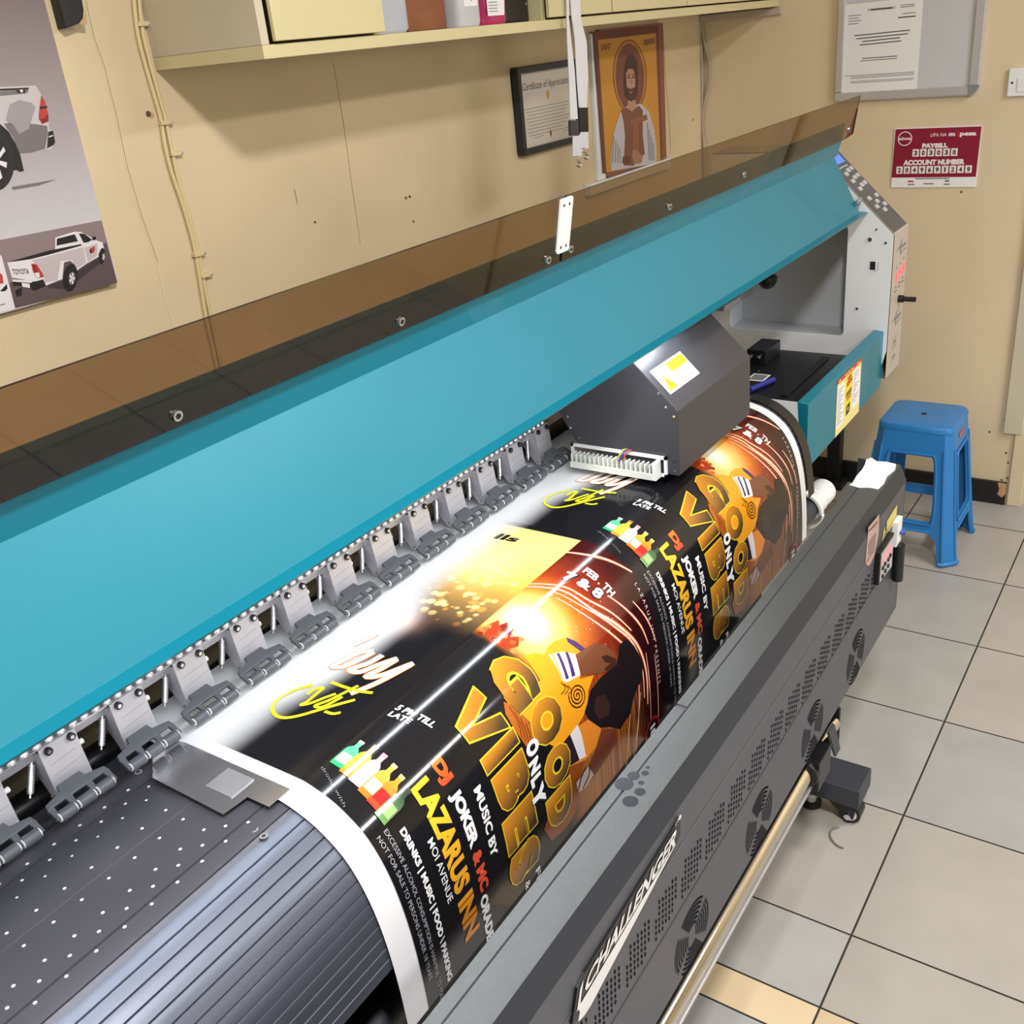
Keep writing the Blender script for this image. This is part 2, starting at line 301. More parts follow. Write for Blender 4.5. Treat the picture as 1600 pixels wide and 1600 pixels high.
# pinch roller units
def pinch(i, proto):
    dx = .109*i
    if proto:
        out = []
        for o in proto:
            c = o.copy(); COL.objects.link(c); c.parent = PRN; c.location = (dx, 0, 0); WL[c.name] = WL[PRN.name]
            for ch in o.children:
                d = ch.copy(); COL.objects.link(d); d.parent = c
            out.append(c)
        return out
    x = .605
    b = MB(); TL, TR, BL, BR = (x-.011, 1.150, .9745), (x+.043, 1.150, .9745), (x-.012, 1.139, .905), (x+.041, 1.139, .905)
    b.slab([TL, TR, BR, BL], (0, .002, 0), PLATE); b.slab([(x-.0115, 1.150, .970), (x-.0115, 1.190, .962), (x-.0115, 1.190, .945), (x-.012, 1.152, .896), (x-.012, 1.139, .897)], (.0015, 0, 0), PLATE)
    b.slab([(x+.041, 1.150, .965), (x+.041, 1.172, .952), (x+.041, 1.15, .898), (x+.041, 1.139, .905)], (.0015, 0, 0), PLATE)
    LN = mat('plate_line', rgb(158, 156, 164), .5)
    def on(u, v): return Vector(TL).lerp(Vector(TR), u).lerp(Vector(BL).lerp(Vector(BR), u), v)+Vector((0, -.0004, 0))
    b.add([on(.12, .60), on(.95, .56), on(.95, .575), on(.12, .615)], [(0, 1, 2, 3)], LN)
    b.add([on(.15, .38), on(.85, .35), on(.85, .365), on(.15, .395)], [(0, 1, 2, 3)], LN)
    un = b.build('pinch_roller_unit', PRN)
    for sx in (0, .034):
        b = MB(); b.cyl((x+sx, 1.150, .968), (x+sx, 1.1445, .968), .0056, BLACKPL, 12); b.cyl((x+sx, 1.1446, .968), (x+sx, 1.1436, .968), .003, STEEL, 8); b.build('screw', un, smooth=40)
    b = MB(); p, q = Vector((x-.017, 1.168, .950)), Vector((x-.036, 1.156, .921)); b.cyl(p, q, .0042, ALU, 10)
    for k in range(8):
        c = p.lerp(q, k/8); b.cyl(c, c+(q-p)*.06, .0048, ALU, 10)
    b.cyl(p-(q-p)*.15, p, .003, STEEL, 8); b.cyl(q, q+(q-p)*.15, .002, STEEL, 8); b.build('spring', un, smooth=50)
    b = MB(); b.cyl((x+.043, 1.158, .945), (x+.052, 1.158, .945), .004, WHITEP, 10); b.build('pin', un, smooth=40)
    b = MB(); b.cyl((x-.018, 1.145, .905), (x-.011, 1.145, .905), .002, STEEL, 8); b.build('pin', un, smooth=40)
    b = MB()   # fork: local (u along X, v down the slope)
    o_, dv = Vector((x+.003, 1.130, .9245)), Vector((0, -.037, -.0205)); nn = Vector((0, -.5, .86))*.0055
    P = lambda u, v: o_+Vector((u, 0, 0))+dv*v
    def quad(u0, v0, u1, v1): b.slab([P(u0, v0), P(u1, v0), P(u1, v1), P(u0, v1)], nn, FORK)
    b.slab([P(-.017, 0), P(.017, 0), P(.020, .28), P(-.020, .28)], nn, FORK)
    b.slab([P(-.044, .34), P(-.020, .22), P(.020, .22), P(.044, .34), P(.0455, .53), P(-.0455, .53)], nn, FORK)
    for u, w_ in ((-.0455, .008), (-.0195, .0085), (.011, .0085), (.0375, .008)): b.slab([P(u-.001, .50), P(u+w_+.001, .50), P(u+w_, .66), P(u+w_, .98), P(u, .98), P(u, .66)], nn, FORK)
    b.build('fork', un, bevel=.0012)
    c = P(0, .9)+nn*.3
    for u in (-.0285, .000, .0285):
        b = MB(); b.cyl(c+Vector((u-.0105, 0, 0)), c+Vector((u+.0105, 0, 0)), .0082, FORK, 14)
        for e in (-1, 1): b.cyl(c+Vector((u+e*.0105, 0, 0)), c+Vector((u+e*.0125, 0, 0)), .0062, WHITEP, 12)
        b.build('roller', un, smooth=40)
    return [un]
proto = pinch(0, None)
for i in list(range(-5, 0))+list(range(1, 11)): pinch(i, proto)
# lid
b = MB(); lid = [(.826, 1.202), (.846, 1.2045), (.9145, 1.3585), (.9005, 1.404), (.8945, 1.4465)]
XR = 2.955
ins = [(.829, 1.198), (.850, 1.199), (.9185, 1.3585), (.9035, 1.407), (.8975, 1.4465)]
for (p, q, e0, e1) in zip(lid, lid[1:], (3.01, 2.965, 2.955, 2.955), (3.00, 2.935, 2.955, 2.955)):
    i = lid.index(p); P4 = [p, q, ins[i+1], ins[i]]
    b.hexa([(XL, *P4[0]), (e0, *P4[0]), (e0, *P4[3]), (XL, *P4[3]), (XL, *P4[1]), (e1, *P4[1]), (e1, *P4[2]), (XL, *P4[2])], TEAL)
LID = b.build('lid_panel', PRN)
b = MB(); b.cyl((2.952, .85, 1.232), (2.985, .85, 1.238), .0085, STEEL, 14, r1=.005); b.cyl((2.94, .85, 1.231), (2.952, .85, 1.232), .006, STEEL, 12); b.build('latch_pin', LID, smooth=40)
STRIPM = mat('navy_rubber_strip', rgb(30, 36, 48), .25)
ACR = bpy.data.materials.new('brown_acrylic'); ACR.use_nodes = True; nt = ACR.node_tree; nt.nodes.clear()
out = nt.nodes.new('ShaderNodeOutputMaterial'); tr = nt.nodes.new('ShaderNodeBsdfTransparent'); gl = nt.nodes.new('ShaderNodeBsdfGlossy'); fr = nt.nodes.new('ShaderNodeFresnel'); mx = nt.nodes.new('ShaderNodeMixShader')
tr.inputs[0].default_value = (*rgb(160, 130, 86), 1); gl.inputs['Roughness'].default_value = .03; fr.inputs[0].default_value = 1.75
nt.links.new(fr.outputs[0], mx.inputs[0]); nt.links.new(tr.outputs[0], mx.inputs[1]); nt.links.new(gl.outputs[0], mx.inputs[2]); nt.links.new(mx.outputs[0], out.inputs[0])
EDGE = mat('acrylic_dark_edge', rgb(30, 20, 14), .25)
SB, ST = np.array((.8985, 1.4045)), np.array((.879, 1.5105)); sd = ST-SB; nrm = np.array((-sd[1], sd[0])); nrm = nrm/np.linalg.norm(nrm)
if nrm[0] > 0: nrm = -nrm
def shp(X, t, off): q = SB+sd*t+nrm*off; return (X, q[0], q[1])
SHL = []
for (x0, x1, xt) in ((XL, 1.424, 1.424), (1.431, 3.02, 3.012)):
    b = MB()
    if x1 > 2: pts = [(x0, .0), (2.952, .0), (3.022, .06), (xt, 1.0), (x0, 1.0)]
    else: pts = [(x0, 0), (x1, 0), (x1, 1), (x0, 1)]
    b.raw = True
    fr_ = [shp(X, t, .0062) for X, t in pts]; bk = [shp(X, t, .0022) for X, t in pts]; n = len(pts)
    b.poly(fr_, ACR)
    for i in range(n): j = (i+1) % n; b.add([fr_[i], fr_[j], bk[j], bk[i]], [(0, 1, 2, 3)], EDGE)
    s_ = b.build('shield', PRN); s_['label'] = 'smoky brown see-through acrylic shield'; SHL.append(s_)
    b = MB(); e = x1-.003 if x1 < 2 else 2.36; b.hexa([shp(x0, .0, .0006), shp(e, .0, .0006), shp(e, .0, .0018), shp(x0, .0, .0018), shp(x0, .26, .0006), shp(e, .26, .0006), shp(e, .26, .0018), shp(x0, .26, .0018)], STRIPM)
    b.build('rubber_strip', PRN)
def scr(x, y, par):
    d = ray(x, y); k = -d[2]/d[1]
    for t in np.linspace(0, 1, 400):
        q = SB+sd*t+nrm*.0062
        if (1.75-q[1])/q[0] <= k: break
    X = d[0]/d[1]*q[0]; b = MB(); p0, p1 = Vector((X, q[0], q[1])), Vector((X, q[0]+nrm[0]*.004, q[1]+nrm[1]*.004)); b.cyl(p0, p1, .0072, STEEL, 14, r1=.0062); b.cyl(p1, p1+(p1-p0)*.1, .0036, BLACKPL, 6); b.build('screw', par, smooth=40)
for q in ((275, 649), (625, 502), (855, 406)): scr(*q, SHL[0])
for q in ((890, 389), (1045, 323), (1162, 273), (1326, 202)): scr(*q, SHL[1])
b = MB(); X0, X1 = 1.408, 1.447
def cornered(x0, t0, x1, t1, r_=.005):
    rt = r_/np.linalg.norm(sd); P = []
    for (cx, ct, a) in ((x1-r_, t1-rt, 0), (x0+r_, t1-rt, 90), (x0+r_, t0+rt, 180), (x1-r_, t0+rt, 270)):
        for k in range(5): t = math.radians(a+k*22.5); P.append((cx+r_*math.cos(t), ct+rt*math.sin(t)))
    return P
b.slab([shp(X, t, .0066) for X, t in cornered(X0, .16, X1, .985)], tuple(np.array(shp(0, 0, .003))-np.array(shp(0, 0, 0))), WHITEP)
for X in (X0+.011, X1-.011):
    for t in (.25, .88): c = shp(X, t, .0098); b.poly(circ(c, (1, 0, 0), (0, sd[0]/np.linalg.norm(sd), sd[1]/np.linalg.norm(sd)), .0027, 10), INK)
b.build('joining_strip', PRN)
# LED lamp strip under the lid edge
LEDM = mat('led_strip_lit', (.90, .95, 1.0), emit=LED_STRENGTH)
b = MB(); b.box((XL, .866, 1.197), (1.90, .884, 1.201), ALU); b.add([(XL, .870, 1.1965), (1.90, .870, 1.1965), (1.90, .880, 1.1965), (XL, .880, 1.1965)], [(0, 1, 2, 3)], LEDM); b.build('lamp_strip', PRN)
# carriage
b = MB(); cp = [(.82, .912), (.82, 1.051), (.914, 1.143), (.955, 1.183), (1.10, 1.183), (1.10, 1.02), (1.088, 1.0), (1.054, .944), (.86, .912)]
b.prism_x(cp, 1.707, 2.084, CARR); CARG = b.build('carriage', PRN, bevel=.0015)
for y, z in ((.83, .922), (.83, .945), (.845, 1.058), (.828, 1.04), (.86, 1.085), (1.075, 1.01), (1.05, .965), (1.07, .985)):
    b = MB(); b.cyl((1.707, y, z), (1.7045, y, z), .0028, STEEL, 10); b.build('screw', CARG, smooth=40)
b = MB(); sl = np.array((.094, .092)); sl /= np.linalg.norm(sl)
def cs(X, t, off=.0007): return (X, .82+sl[0]*t-off*sl[1], 1.051+sl[1]*t+off*sl[0])
A_, B_, C_, D_ = (PY(1030, 549, .8845), PY(1075, 517, .884), PY(1098, 542, .84), PY(1055, 576, .84))
b.poly([cs(1.728, .098), cs(1.868, .098), cs(1.868, .036), cs(1.728, .036)], PAPER); b.poly([cs(1.790, .094, .0011), cs(1.864, .094, .0011), cs(1.864, .072, .0011), cs(1.790, .072, .0011)], YINK)
b.poly([cs(1.735, .042, .0011), cs(1.772, .042, .0011), cs(1.7535, .078, .0011)], YINK); b.poly([cs(1.752, .049, .0014), cs(1.755, .049, .0014), cs(1.755, .066, .0014), cs(1.752, .066, .0014)], INK)
for k in range(4): b.poly([cs(1.795, .060-.006*k, .0011), cs(1.85-.012*(k % 2), .060-.006*k, .0011), cs(1.85-.012*(k % 2), .058-.006*k, .0011), cs(1.795, .058-.006*k, .0011)], GINK)
b.build('warning_sticker', CARG)['label'] = 'white warning sticker with yellow triangle'
b = MB()   # white cable comb on the carriage's left face
b.box((1.700, .845, .9075), (1.706, 1.07, .913), WHITEP); b.box((1.700, .845, .945), (1.706, 1.07, .951), WHITEP); b.box((1.700, .845, .9075), (1.706, .851, .951), WHITEP); b.box((1.700, 1.064, .9075), (1.706, 1.07, .951), WHITEP)
MILK = mat('milky_plastic', rgb(225, 228, 222), .25)
for k in range(18): y = .872+.0108*k; b.box((1.680, y, .909), (1.700, y+.0035, .937), MILK)
b.box((1.676, .866, .907), (1.680, 1.06, .920), MILK); b.box((1.676, .858, .907), (1.700, .866, .945), WHITEP)
b.build('cable_comb', CARG)
for k, (cm, y) in enumerate(((mat('wire_red', rgb(170, 60, 50), .5), .925), (mat('wire_blue', rgb(50, 70, 170), .5), .931), (mat('wire_yellow', rgb(205, 195, 90), .5), .937))):
    b = MB(); b.tube(catmull([(1.705, y, .955), (1.692, y+.003, .957), (1.681, y+.006, .948), (1.678, y+.008+.004*k, .938)]), .0018, cm, 6); b.build('wire', CARG, smooth=60)
# right side: inner plate, control box, apron, capping station
def plateX(x, outer, holes, th, m):
    cu_ = bpy.data.curves.new('p', 'CURVE'); cu_.dimensions = '2D'; cu_.fill_mode = 'BOTH'; cu_.extrude = th/2
    for P in [outer]+holes:
        s_ = cu_.splines.new('POLY'); s_.points.add(len(P)-1)
        for i, (y, z) in enumerate(P): s_.points[i].co = (y, z, 0, 1)
        s_.use_cyclic_u = True
    o = bpy.data.objects.new('p', cu_); COL.objects.link(o); dg = bpy.context.evaluated_depsgraph_get(); dg.update(); me = o.evaluated_get(dg).to_mesh()
    r_ = ([(x+v.co.z, v.co.x, v.co.y) for v in me.vertices], [tuple(p.vertices) for p in me.polygons])
    o.evaluated_get(dg).to_mesh_clear(); bpy.data.objects.remove(o); bpy.data.curves.remove(cu_); return (*r_, m)
def rr(x0, z0, x1, z1, r_, n=5):
    P = []
    for (cx, cz, a) in ((x1-r_, z1-r_, 0), (x0+r_, z1-r_, 90), (x0+r_, z0+r_, 180), (x1-r_, z0+r_, 270)):
        for k in range(n): t = math.radians(a+k*90/(n-1)); P.append((cx+r_*math.cos(t), cz+r_*math.sin(t)))
    return P
b = MB(); b.add(*plateX(2.982, [(.776, .70), (.752, .80), (.752, 1.139), (.985, 1.368), (1.30, 1.368), (1.30, .70)], [rr(.88, .838, 1.24, 1.165, .014)], .004, PANELW))
SIDE = b.build('inner_side_plate', PRN)
b = MB(); c = (2.9795, .801, 1.053); b.box((2.978, .789, 1.041), (2.9799, .812, 1.064), INK); b.box((2.9745, .790, 1.040), (2.979, .796, 1.065), WHITEP); b.build('lock_slot', SIDE)
for (y, z, r_) in ((.816, 1.127, .006), (.842, .925, .004), (.772, 1.118, .003), (.80, 1.155, .0025)):
    b = MB(); b.cyl((2.980, y, z), (2.9765, y, z), r_, STEEL if r_ > .0035 else BLACKPL, 12); b.build('screw', SIDE, smooth=40)
BX = MB(); prof = [(.75, .714), (.75, 1.1395), (.985, 1.371), (1.30, 1.371), (1.30, .714)]
# shell of the control box, open on the recess side
n = len(prof); BX.add([(2.984, y, z) for y, z in prof]+[(3.134, y, z) for y, z in prof], [(i, (i+1) % n, n+(i+1) % n, n+i) for i in range(n)], BEIGEP); BX.poly([(3.134, y, z) for y, z in prof], BEIGEP)
CB = BX.build('control_box', PRN)
b = MB(); x1 = 3.09
y0, y1, z0, z1 = .878, 1.245, .836, 1.168
b.add([(x1, y0, z0), (x1, y1, z0), (x1, y1, z1), (x1, y0, z1), (2.984, y0, z0), (2.984, y1, z0), (2.984, y1, z1), (2.984, y0, z1)], [(0, 1, 2, 3), (0, 4, 5, 1), (1, 5, 6, 2), (2, 6, 7, 3), (3, 7, 4, 0)], PANELG)
b.build('recess', CB)
# sloped key panel
kd = np.array((.235, .2315)); kd /= np.linalg.norm(kd)
def kp(X, t, off=.001): return (X, .75+kd[0]*t-off*kd[1], 1.1395+kd[1]*t+off*kd[0])
KEYP = mat('key_panel_dark', rgb(84, 84, 84), .45); KEY = mat('grey_keys', rgb(190, 190, 190), .5); LCD = mat('lcd_lit_blue', rgb(80, 115, 235), emit=.9)
b = MB(); b.poly([kp(2.99, .006), kp(3.128, .006), kp(3.128, .31), kp(2.99, .31)], KEYP); KP = b.build('key_panel', CB)
for row, (x0, ts) in enumerate(((3.088, (.085, .120, .170, .200, .228)), (3.055, (.070, .103, .168, .198, .226)), (3.022, (.090, .122, .160, .190, .218)))):
    for t in ts:
        b = MB(); P = [kp(x0, t), kp(x0+.023, t), kp(x0+.023, t+.013), kp(x0, t+.013)]; b.slab(P, tuple(np.array(kp(0, 0, .004))-np.array(kp(0, 0, .001))), KEY); b.build('key', KP)
b = MB(); b.poly([kp(3.02, .262, .002), kp(3.105, .262, .002), kp(3.105, .30, .002), kp(3.02, .30, .002)], LCD); b.poly([kp(3.02, .247, .002), kp(3.10, .247, .002), kp(3.10, .251, .002), kp(3.02, .251, .002)], KEY); b.build('display', KP)
# front face of the box: marks, lit digits, knob
DIG = mat('red_digits_lit', rgb(255, 70, 80), emit=1.6)
fy = .7492
def ft(x, y): p = PY(x, y, .7492); return Vector(p)
b = MB()
def ftext(t, x0, x1, z, h, m, tilt=0, bold=.02): b.text(t, (x0, fy, z), (x1, fy, z+tilt), (x0+.003, fy, z+h), m, bold)
for zc in (1.085, .875):   # arrow logo
    b = MB()
    b.poly([(3.005, fy, zc), (3.055, fy, zc+.012), (3.068, fy, zc+.032), (3.060, fy, zc-.022), (3.052, fy, zc+.006)], GINK)
    b.add([(3.068, fy, zc), (3.116, fy, zc+.003), (3.114, fy, zc+.010), (3.072, fy, zc+.008)], [(0, 1, 2, 3)], GINK); b.poly([(3.06, fy, zc-.012), (3.115, fy, zc-.006), (3.115, fy, zc-.009), (3.06, fy, zc-.015)], GINK); b.build('arrow_logo', CB)
b = MB()
for k in range(3):
    x = 3.02+.036*k; d_ = MB(); d_.text('8', (x, fy, .992+.006*k), (x+.024, fy, .996+.006*k), (x+.003, fy, 1.022+.006*k), DIG, 0); d_.build('lit_digit', CB); b.add([(x+.004, fy, 1.034+.006*k), (x+.018, fy, 1.036+.006*k), (x+.018, fy, 1.039+.006*k), (x+.004, fy, 1.037+.006*k)], [(0, 1, 2, 3)], GINK)
    for q, e in ((-.008, 0), (.008, 0), (0, .012)): b.poly(circ((x+.012+q, fy, .968+.006*k+e), (1, 0, 0), (0, 0, 1), .003, 8), INK)
b.build('indicator_marks', CB); b = MB()
for (z0_, z1_) in ((.795, .815), (.75, .785)):
    for (p, q) in (((3.04, z0_), (3.085, z0_+.008)), ((3.04, z1_), (3.085, z1_+.008))): b.add([(p[0], fy, p[1]), (q[0], fy, q[1]), (q[0], fy, q[1]+.0015), (p[0], fy, p[1]+.0015)], [(0, 1, 2, 3)], GINK)
    b.add([(3.048, fy, z0_+.008), (3.077, fy, z0_+.012), (3.077, fy, z0_+.017), (3.048, fy, z0_+.013)], [(0, 1, 2, 3)], GINK)
b.build('small_labels', CB)
b = MB(); b.cyl((3.075, .75, .935), (3.075, .735, .935), .011, BLACKPL, 14); b.cyl((3.075, .735, .935), (3.075, .70, .935), .0075, BLACKPL, 14); b.build('knob', CB, smooth=40)
# teal apron with its label
b = MB(); b.hexa([(2.32, .762, .683), (2.984, .762, .690), (2.984, .775, .690), (2.32, .775, .683), (2.32, .762, .860), (2.984, .762, .860), (2.984, .790, .864), (2.32, .790, .864)], TEAL)
AP = b.build('front_apron', PRN, bevel=.001)
b = MB(); b.slab([(2.321, .775, .66), (2.321, .775, .862), (2.321, .95, .864), (2.321, 1.10, .864), (2.321, 1.10, .60)], (.003, 0, 0), PANELW); b.build('apron_end_plate', PRN)
b = MB(); ay_ = .7613
def ap(u, v): return (2.548+.215*u, ay_, .731+.117*v)
YP = mat('label_yellow', rgb(238, 226, 150), .5); YP2 = mat('label_yellow_strong', rgb(240, 222, 60), .5); RP = mat('label_red', rgb(205, 62, 45), .5)
def apq(u0, v0, u1, v1, m, o=0): b.add([(p[0], p[1]-o, p[2]) for p in (ap(u0, v0), ap(u1, v0), ap(u1, v1), ap(u0, v1))], [(0, 1, 2, 3)], m)
apq(0, -.38, 1, 1, YP); apq(0, .9, 1, 1, RP, .0004); apq(.36, .0, .62, .9, YP2, .0002); apq(.04, -.2, .3, .82, PAPER, .0002); apq(.66, -.1, .96, .82, PAPER, .0002)
for k in range(13):
    apq(.06, .72-.07*k, .26-.05*(k % 3), .74-.07*k, GINK, .0005)
    if k < 11: apq(.69, .74-.07*k, .92-.06*(k % 4), .76-.07*k, GINK, .0005)
for (u0, v0, u1, v1, m) in ((.40, .60, .61, .72, RINK), (.42, .74, .57, .82, RINK), (.38, .42, .61, .46, INK), (.38, .36, .60, .40, INK), (.40, .29, .60, .33, RINK), (.43, .24, .58, .27, RINK), (.42, -.12, .56, .12, INK)):
    b.add([(p[0], p[1]-.0006, p[2]) for p in (ap(u0, v0), ap(u1, v0+.04), ap(u1, v1+.04), ap(u0, v1))], [(0, 1, 2, 3)], m)
for (u0, v0, u1, v1) in ((.46, .63, .50, .66), (.53, .65, .57, .68), (.46, -.02, .50, .08)): apq(u0, v0, u1, v1, YP2, .0009)
for u in (.05, .30, .42, .54, .80): apq(u, .935, u+.09, .965, YP, .0006)
b.build('instruction_label', AP)['label'] = 'yellow and red instruction sheet'
b = MB(); cs_ = [(2.46, .845), (2.93, .845), (2.93, 1.12), (2.46, 1.12)]
b.box((2.46, .85, .62), (2.88, 1.12, .795), BLACKPL); b.box((2.44, .84, .795), (2.90, 1.13, .806), BLACKPL); b.box((2.50, .88, .806), (2.85, .90, .812), BLACK)
CAPS = b.build('capping_station', PRN, bevel=.002)
b = MB(); b.box((2.74, 1.03, .806), (2.86, 1.09, .850), BLACKPL); b.cyl((2.738, 1.05, .83), (2.732, 1.05, .83), .006, STEEL, 10); b.cyl((2.738, 1.075, .83), (2.732, 1.075, .83), .006, STEEL, 10); b.build('motor_housing', CAPS, bevel=.006)
b = MB(); b.box((2.60, .985, .8062), (2.66, 1.035, .8068), PAPER); b.poly([(2.606, .99, .8070), (2.654, .99, .8070), (2.654, 1.03, .8070), (2.606, 1.03, .8070)], GINK); b.build('rating_sticker', CAPS)
b = MB(); b.cyl((2.50, .985, .815), (2.60, .955, .815), .0085, mat('blue_tube', rgb(45, 50, 150), .4), 12); b.build('tube', CAPS, smooth=40)
b = MB(); b.box((2.84, .835, .70), (2.90, .86, .80), BLACKPL); b.cyl((2.87, .84, .77), (2.87, .825, .77), .02, BLACK, 14); b.build('pump', CAPS, bevel=.003)
b = MB(); b.slab([(2.62, 1.162, .985), (2.95, 1.162, .985), (2.95, 1.162, .955), (2.62, 1.162, .955)], (0, .003, 0), ALU); b.box((2.60, 1.10, 1.0), (2.72, 1.16, 1.014), ALU); b.build('rail_end', PRN)
b = MB(); b.lathe([(.012, 0), (.02, .006), (.028, .02), (.028, .034), (.018, .042)], (2.93, 1.10, .985), BLACKPL, 18, 1.2, 1); b.build('height_knob', PRN, smooth=50)
# guide roller with white end cap behind the hanging banner
b = MB(); ya, za = .80, .505; b.cyl((XL, ya, za), (2.47, ya, za), .028, CHAR2, 20); GR = b.build('guide_roller', PRN, smooth=40)
b = MB(); prof = [(.036, 0), (.036, .012), (.034, .014), (.034, .04), (.036, .042), (.036, .05), (.034, .052), (.034, .085), (.036, .088), (.036, .12), (.03, .124)]
vs = []; n = 26
for r_, z in prof: vs += [(2.47+z, ya+r_*math.cos(t*2*math.pi/n), za+r_*math.sin(t*2*math.pi/n)) for t in range(n)]
b.add(vs, [(i*n+j, i*n+(j+1) % n, (i+1)*n+(j+1) % n, (i+1)*n+j) for i in range(len(prof)-1) for j in range(n)]+[tuple(range(n)), tuple(range((len(prof)-1)*n, len(prof)*n))], WHITEP)
lip = catmull([(ya+.04, za+.058), (ya+.01, za+.05), (ya-.025, za+.03), (ya-.04, za), (ya-.036, za-.028), (ya-.014, za-.05), (ya+.012, za-.055)])
b.prism_x([(y, z) for y, z in lip]+[(y+.004*(1 if i < 20 else -1)+.002, z-.004) for i, (y, z) in reversed(list(enumerate(lip)))], 2.455, 2.472, WHITEP)
b.build('end_cap', GR, smooth=40)['label'] = 'white ribbed plastic end cap'

# ================================================================== BANNER
MARG0, MARG1, SPLIT, H2 = .672, 2.186, 1.430, .757
def smooth(a, e0, e1): t = np.clip((a-e0)/(e1-e0), 0, 1); return t*t*(3-2*t)
def mixc(c, d, t): return c*(1-t[..., None])+np.array(d)*t[..., None]
rng = np.random.default_rng(5)
BOK = [(rng.uniform(.02, .235), rng.uniform(.40, .58), rng.uniform(.003, .009), rng.uniform(.5, 1)) for _ in range(110)]
def art(s_, X):
    a = np.where(X < SPLIT, X-MARG0, X-SPLIT); c = np.zeros(s_.shape+(3,))+np.array(rgb(22, 22, 26))
    # gold half
    g = np.zeros_like(c)+np.array(rgb(226, 170, 70)); g = mixc(g, rgb(250, 222, 120), smooth(a, .50, .70)); g = mixc(g, rgb(112, 88, 58), 1-smooth(a, .42, .60))
    g = mixc(g, rgb(255, 236, 170), .6*np.exp(-((s_-.13)**2/.004+(a-.60)**2/.006)))
    for bs, ba, r_, k in BOK:
        d = np.hypot(s_-bs, a-ba); g = mixc(g, rgb(255, 226, 150) if k > .62 else rgb(250, 170, 70), .8*k*(1-smooth(d, r_*.75, r_*1.1)))
    gm = (s_ < .245)*smooth(a, .37, .45)*(a < .742); c = mixc(c, [0, 0, 0], gm*0); c = c*(1-gm[..., None])+g*gm[..., None]
    sk = np.exp(-((s_-.10)**2/.0016+(a-.37)**2/.0009)); c = mixc(c, rgb(240, 190, 170), .75*sk)
    # event picture half
    e = np.zeros_like(c)+np.array(rgb(58, 14, 16)); d = np.hypot((s_-.30)/1.15, (a-.475)/1.0)
    e = mixc(e, rgb(150, 48, 22), 1-smooth(d, .10, .25)); e = mixc(e, rgb(228, 128, 36), 1-smooth(d, .06, .15)); e = mixc(e, rgb(255, 210, 124), 1-smooth(d, .03, .10)); e = mixc(e, rgb(255, 250, 235), .9*(1-smooth(d, .0, .05)))
    st = .5+.5*np.sin(a*420+np.sin(a*97)*3+s_*9); lo = smooth(s_, .40, .56)*smooth(a, .34, .44)
    e = mixc(e, rgb(150, 70, 26), .75*lo*(1-smooth(a, .56, .66))); e = mixc(e, rgb(226, 150, 60), .45*lo*st*(1-smooth(a, .60, .68))*smooth(a, .42, .5))
    e = mixc(e, rgb(176, 120, 62), .6*np.exp(-((s_-.60)**2/.006+(a-.46)**2/.0025)))
    e = mixc(e, rgb(38, 8, 14), smooth(a, .655, .70)*smooth(s_, .30, .5))
    em = (s_ >= .245)*smooth(a, .385, .43)*(a < .757-.18*smooth(s_, .25, .40)*0)*(1-smooth(a, .742, .752))
    em = em*smooth(s_, .2449, .2451); c = c*(1-em[..., None])+e*em[..., None]
    ink = smooth(s_-.024*smooth(a, .08, .22)+.03*smooth(a, .36, .5), .06, .135); c = np.array(rgb(246, 247, 250))*(1-ink[..., None])+c*ink[..., None]
    m = (X < MARG0) | (X > MARG1); c[m] = rgb(240, 241, 246); return c
def inkfade(s_): t = min(1, max(0, (s_-.03)/.07)); return t
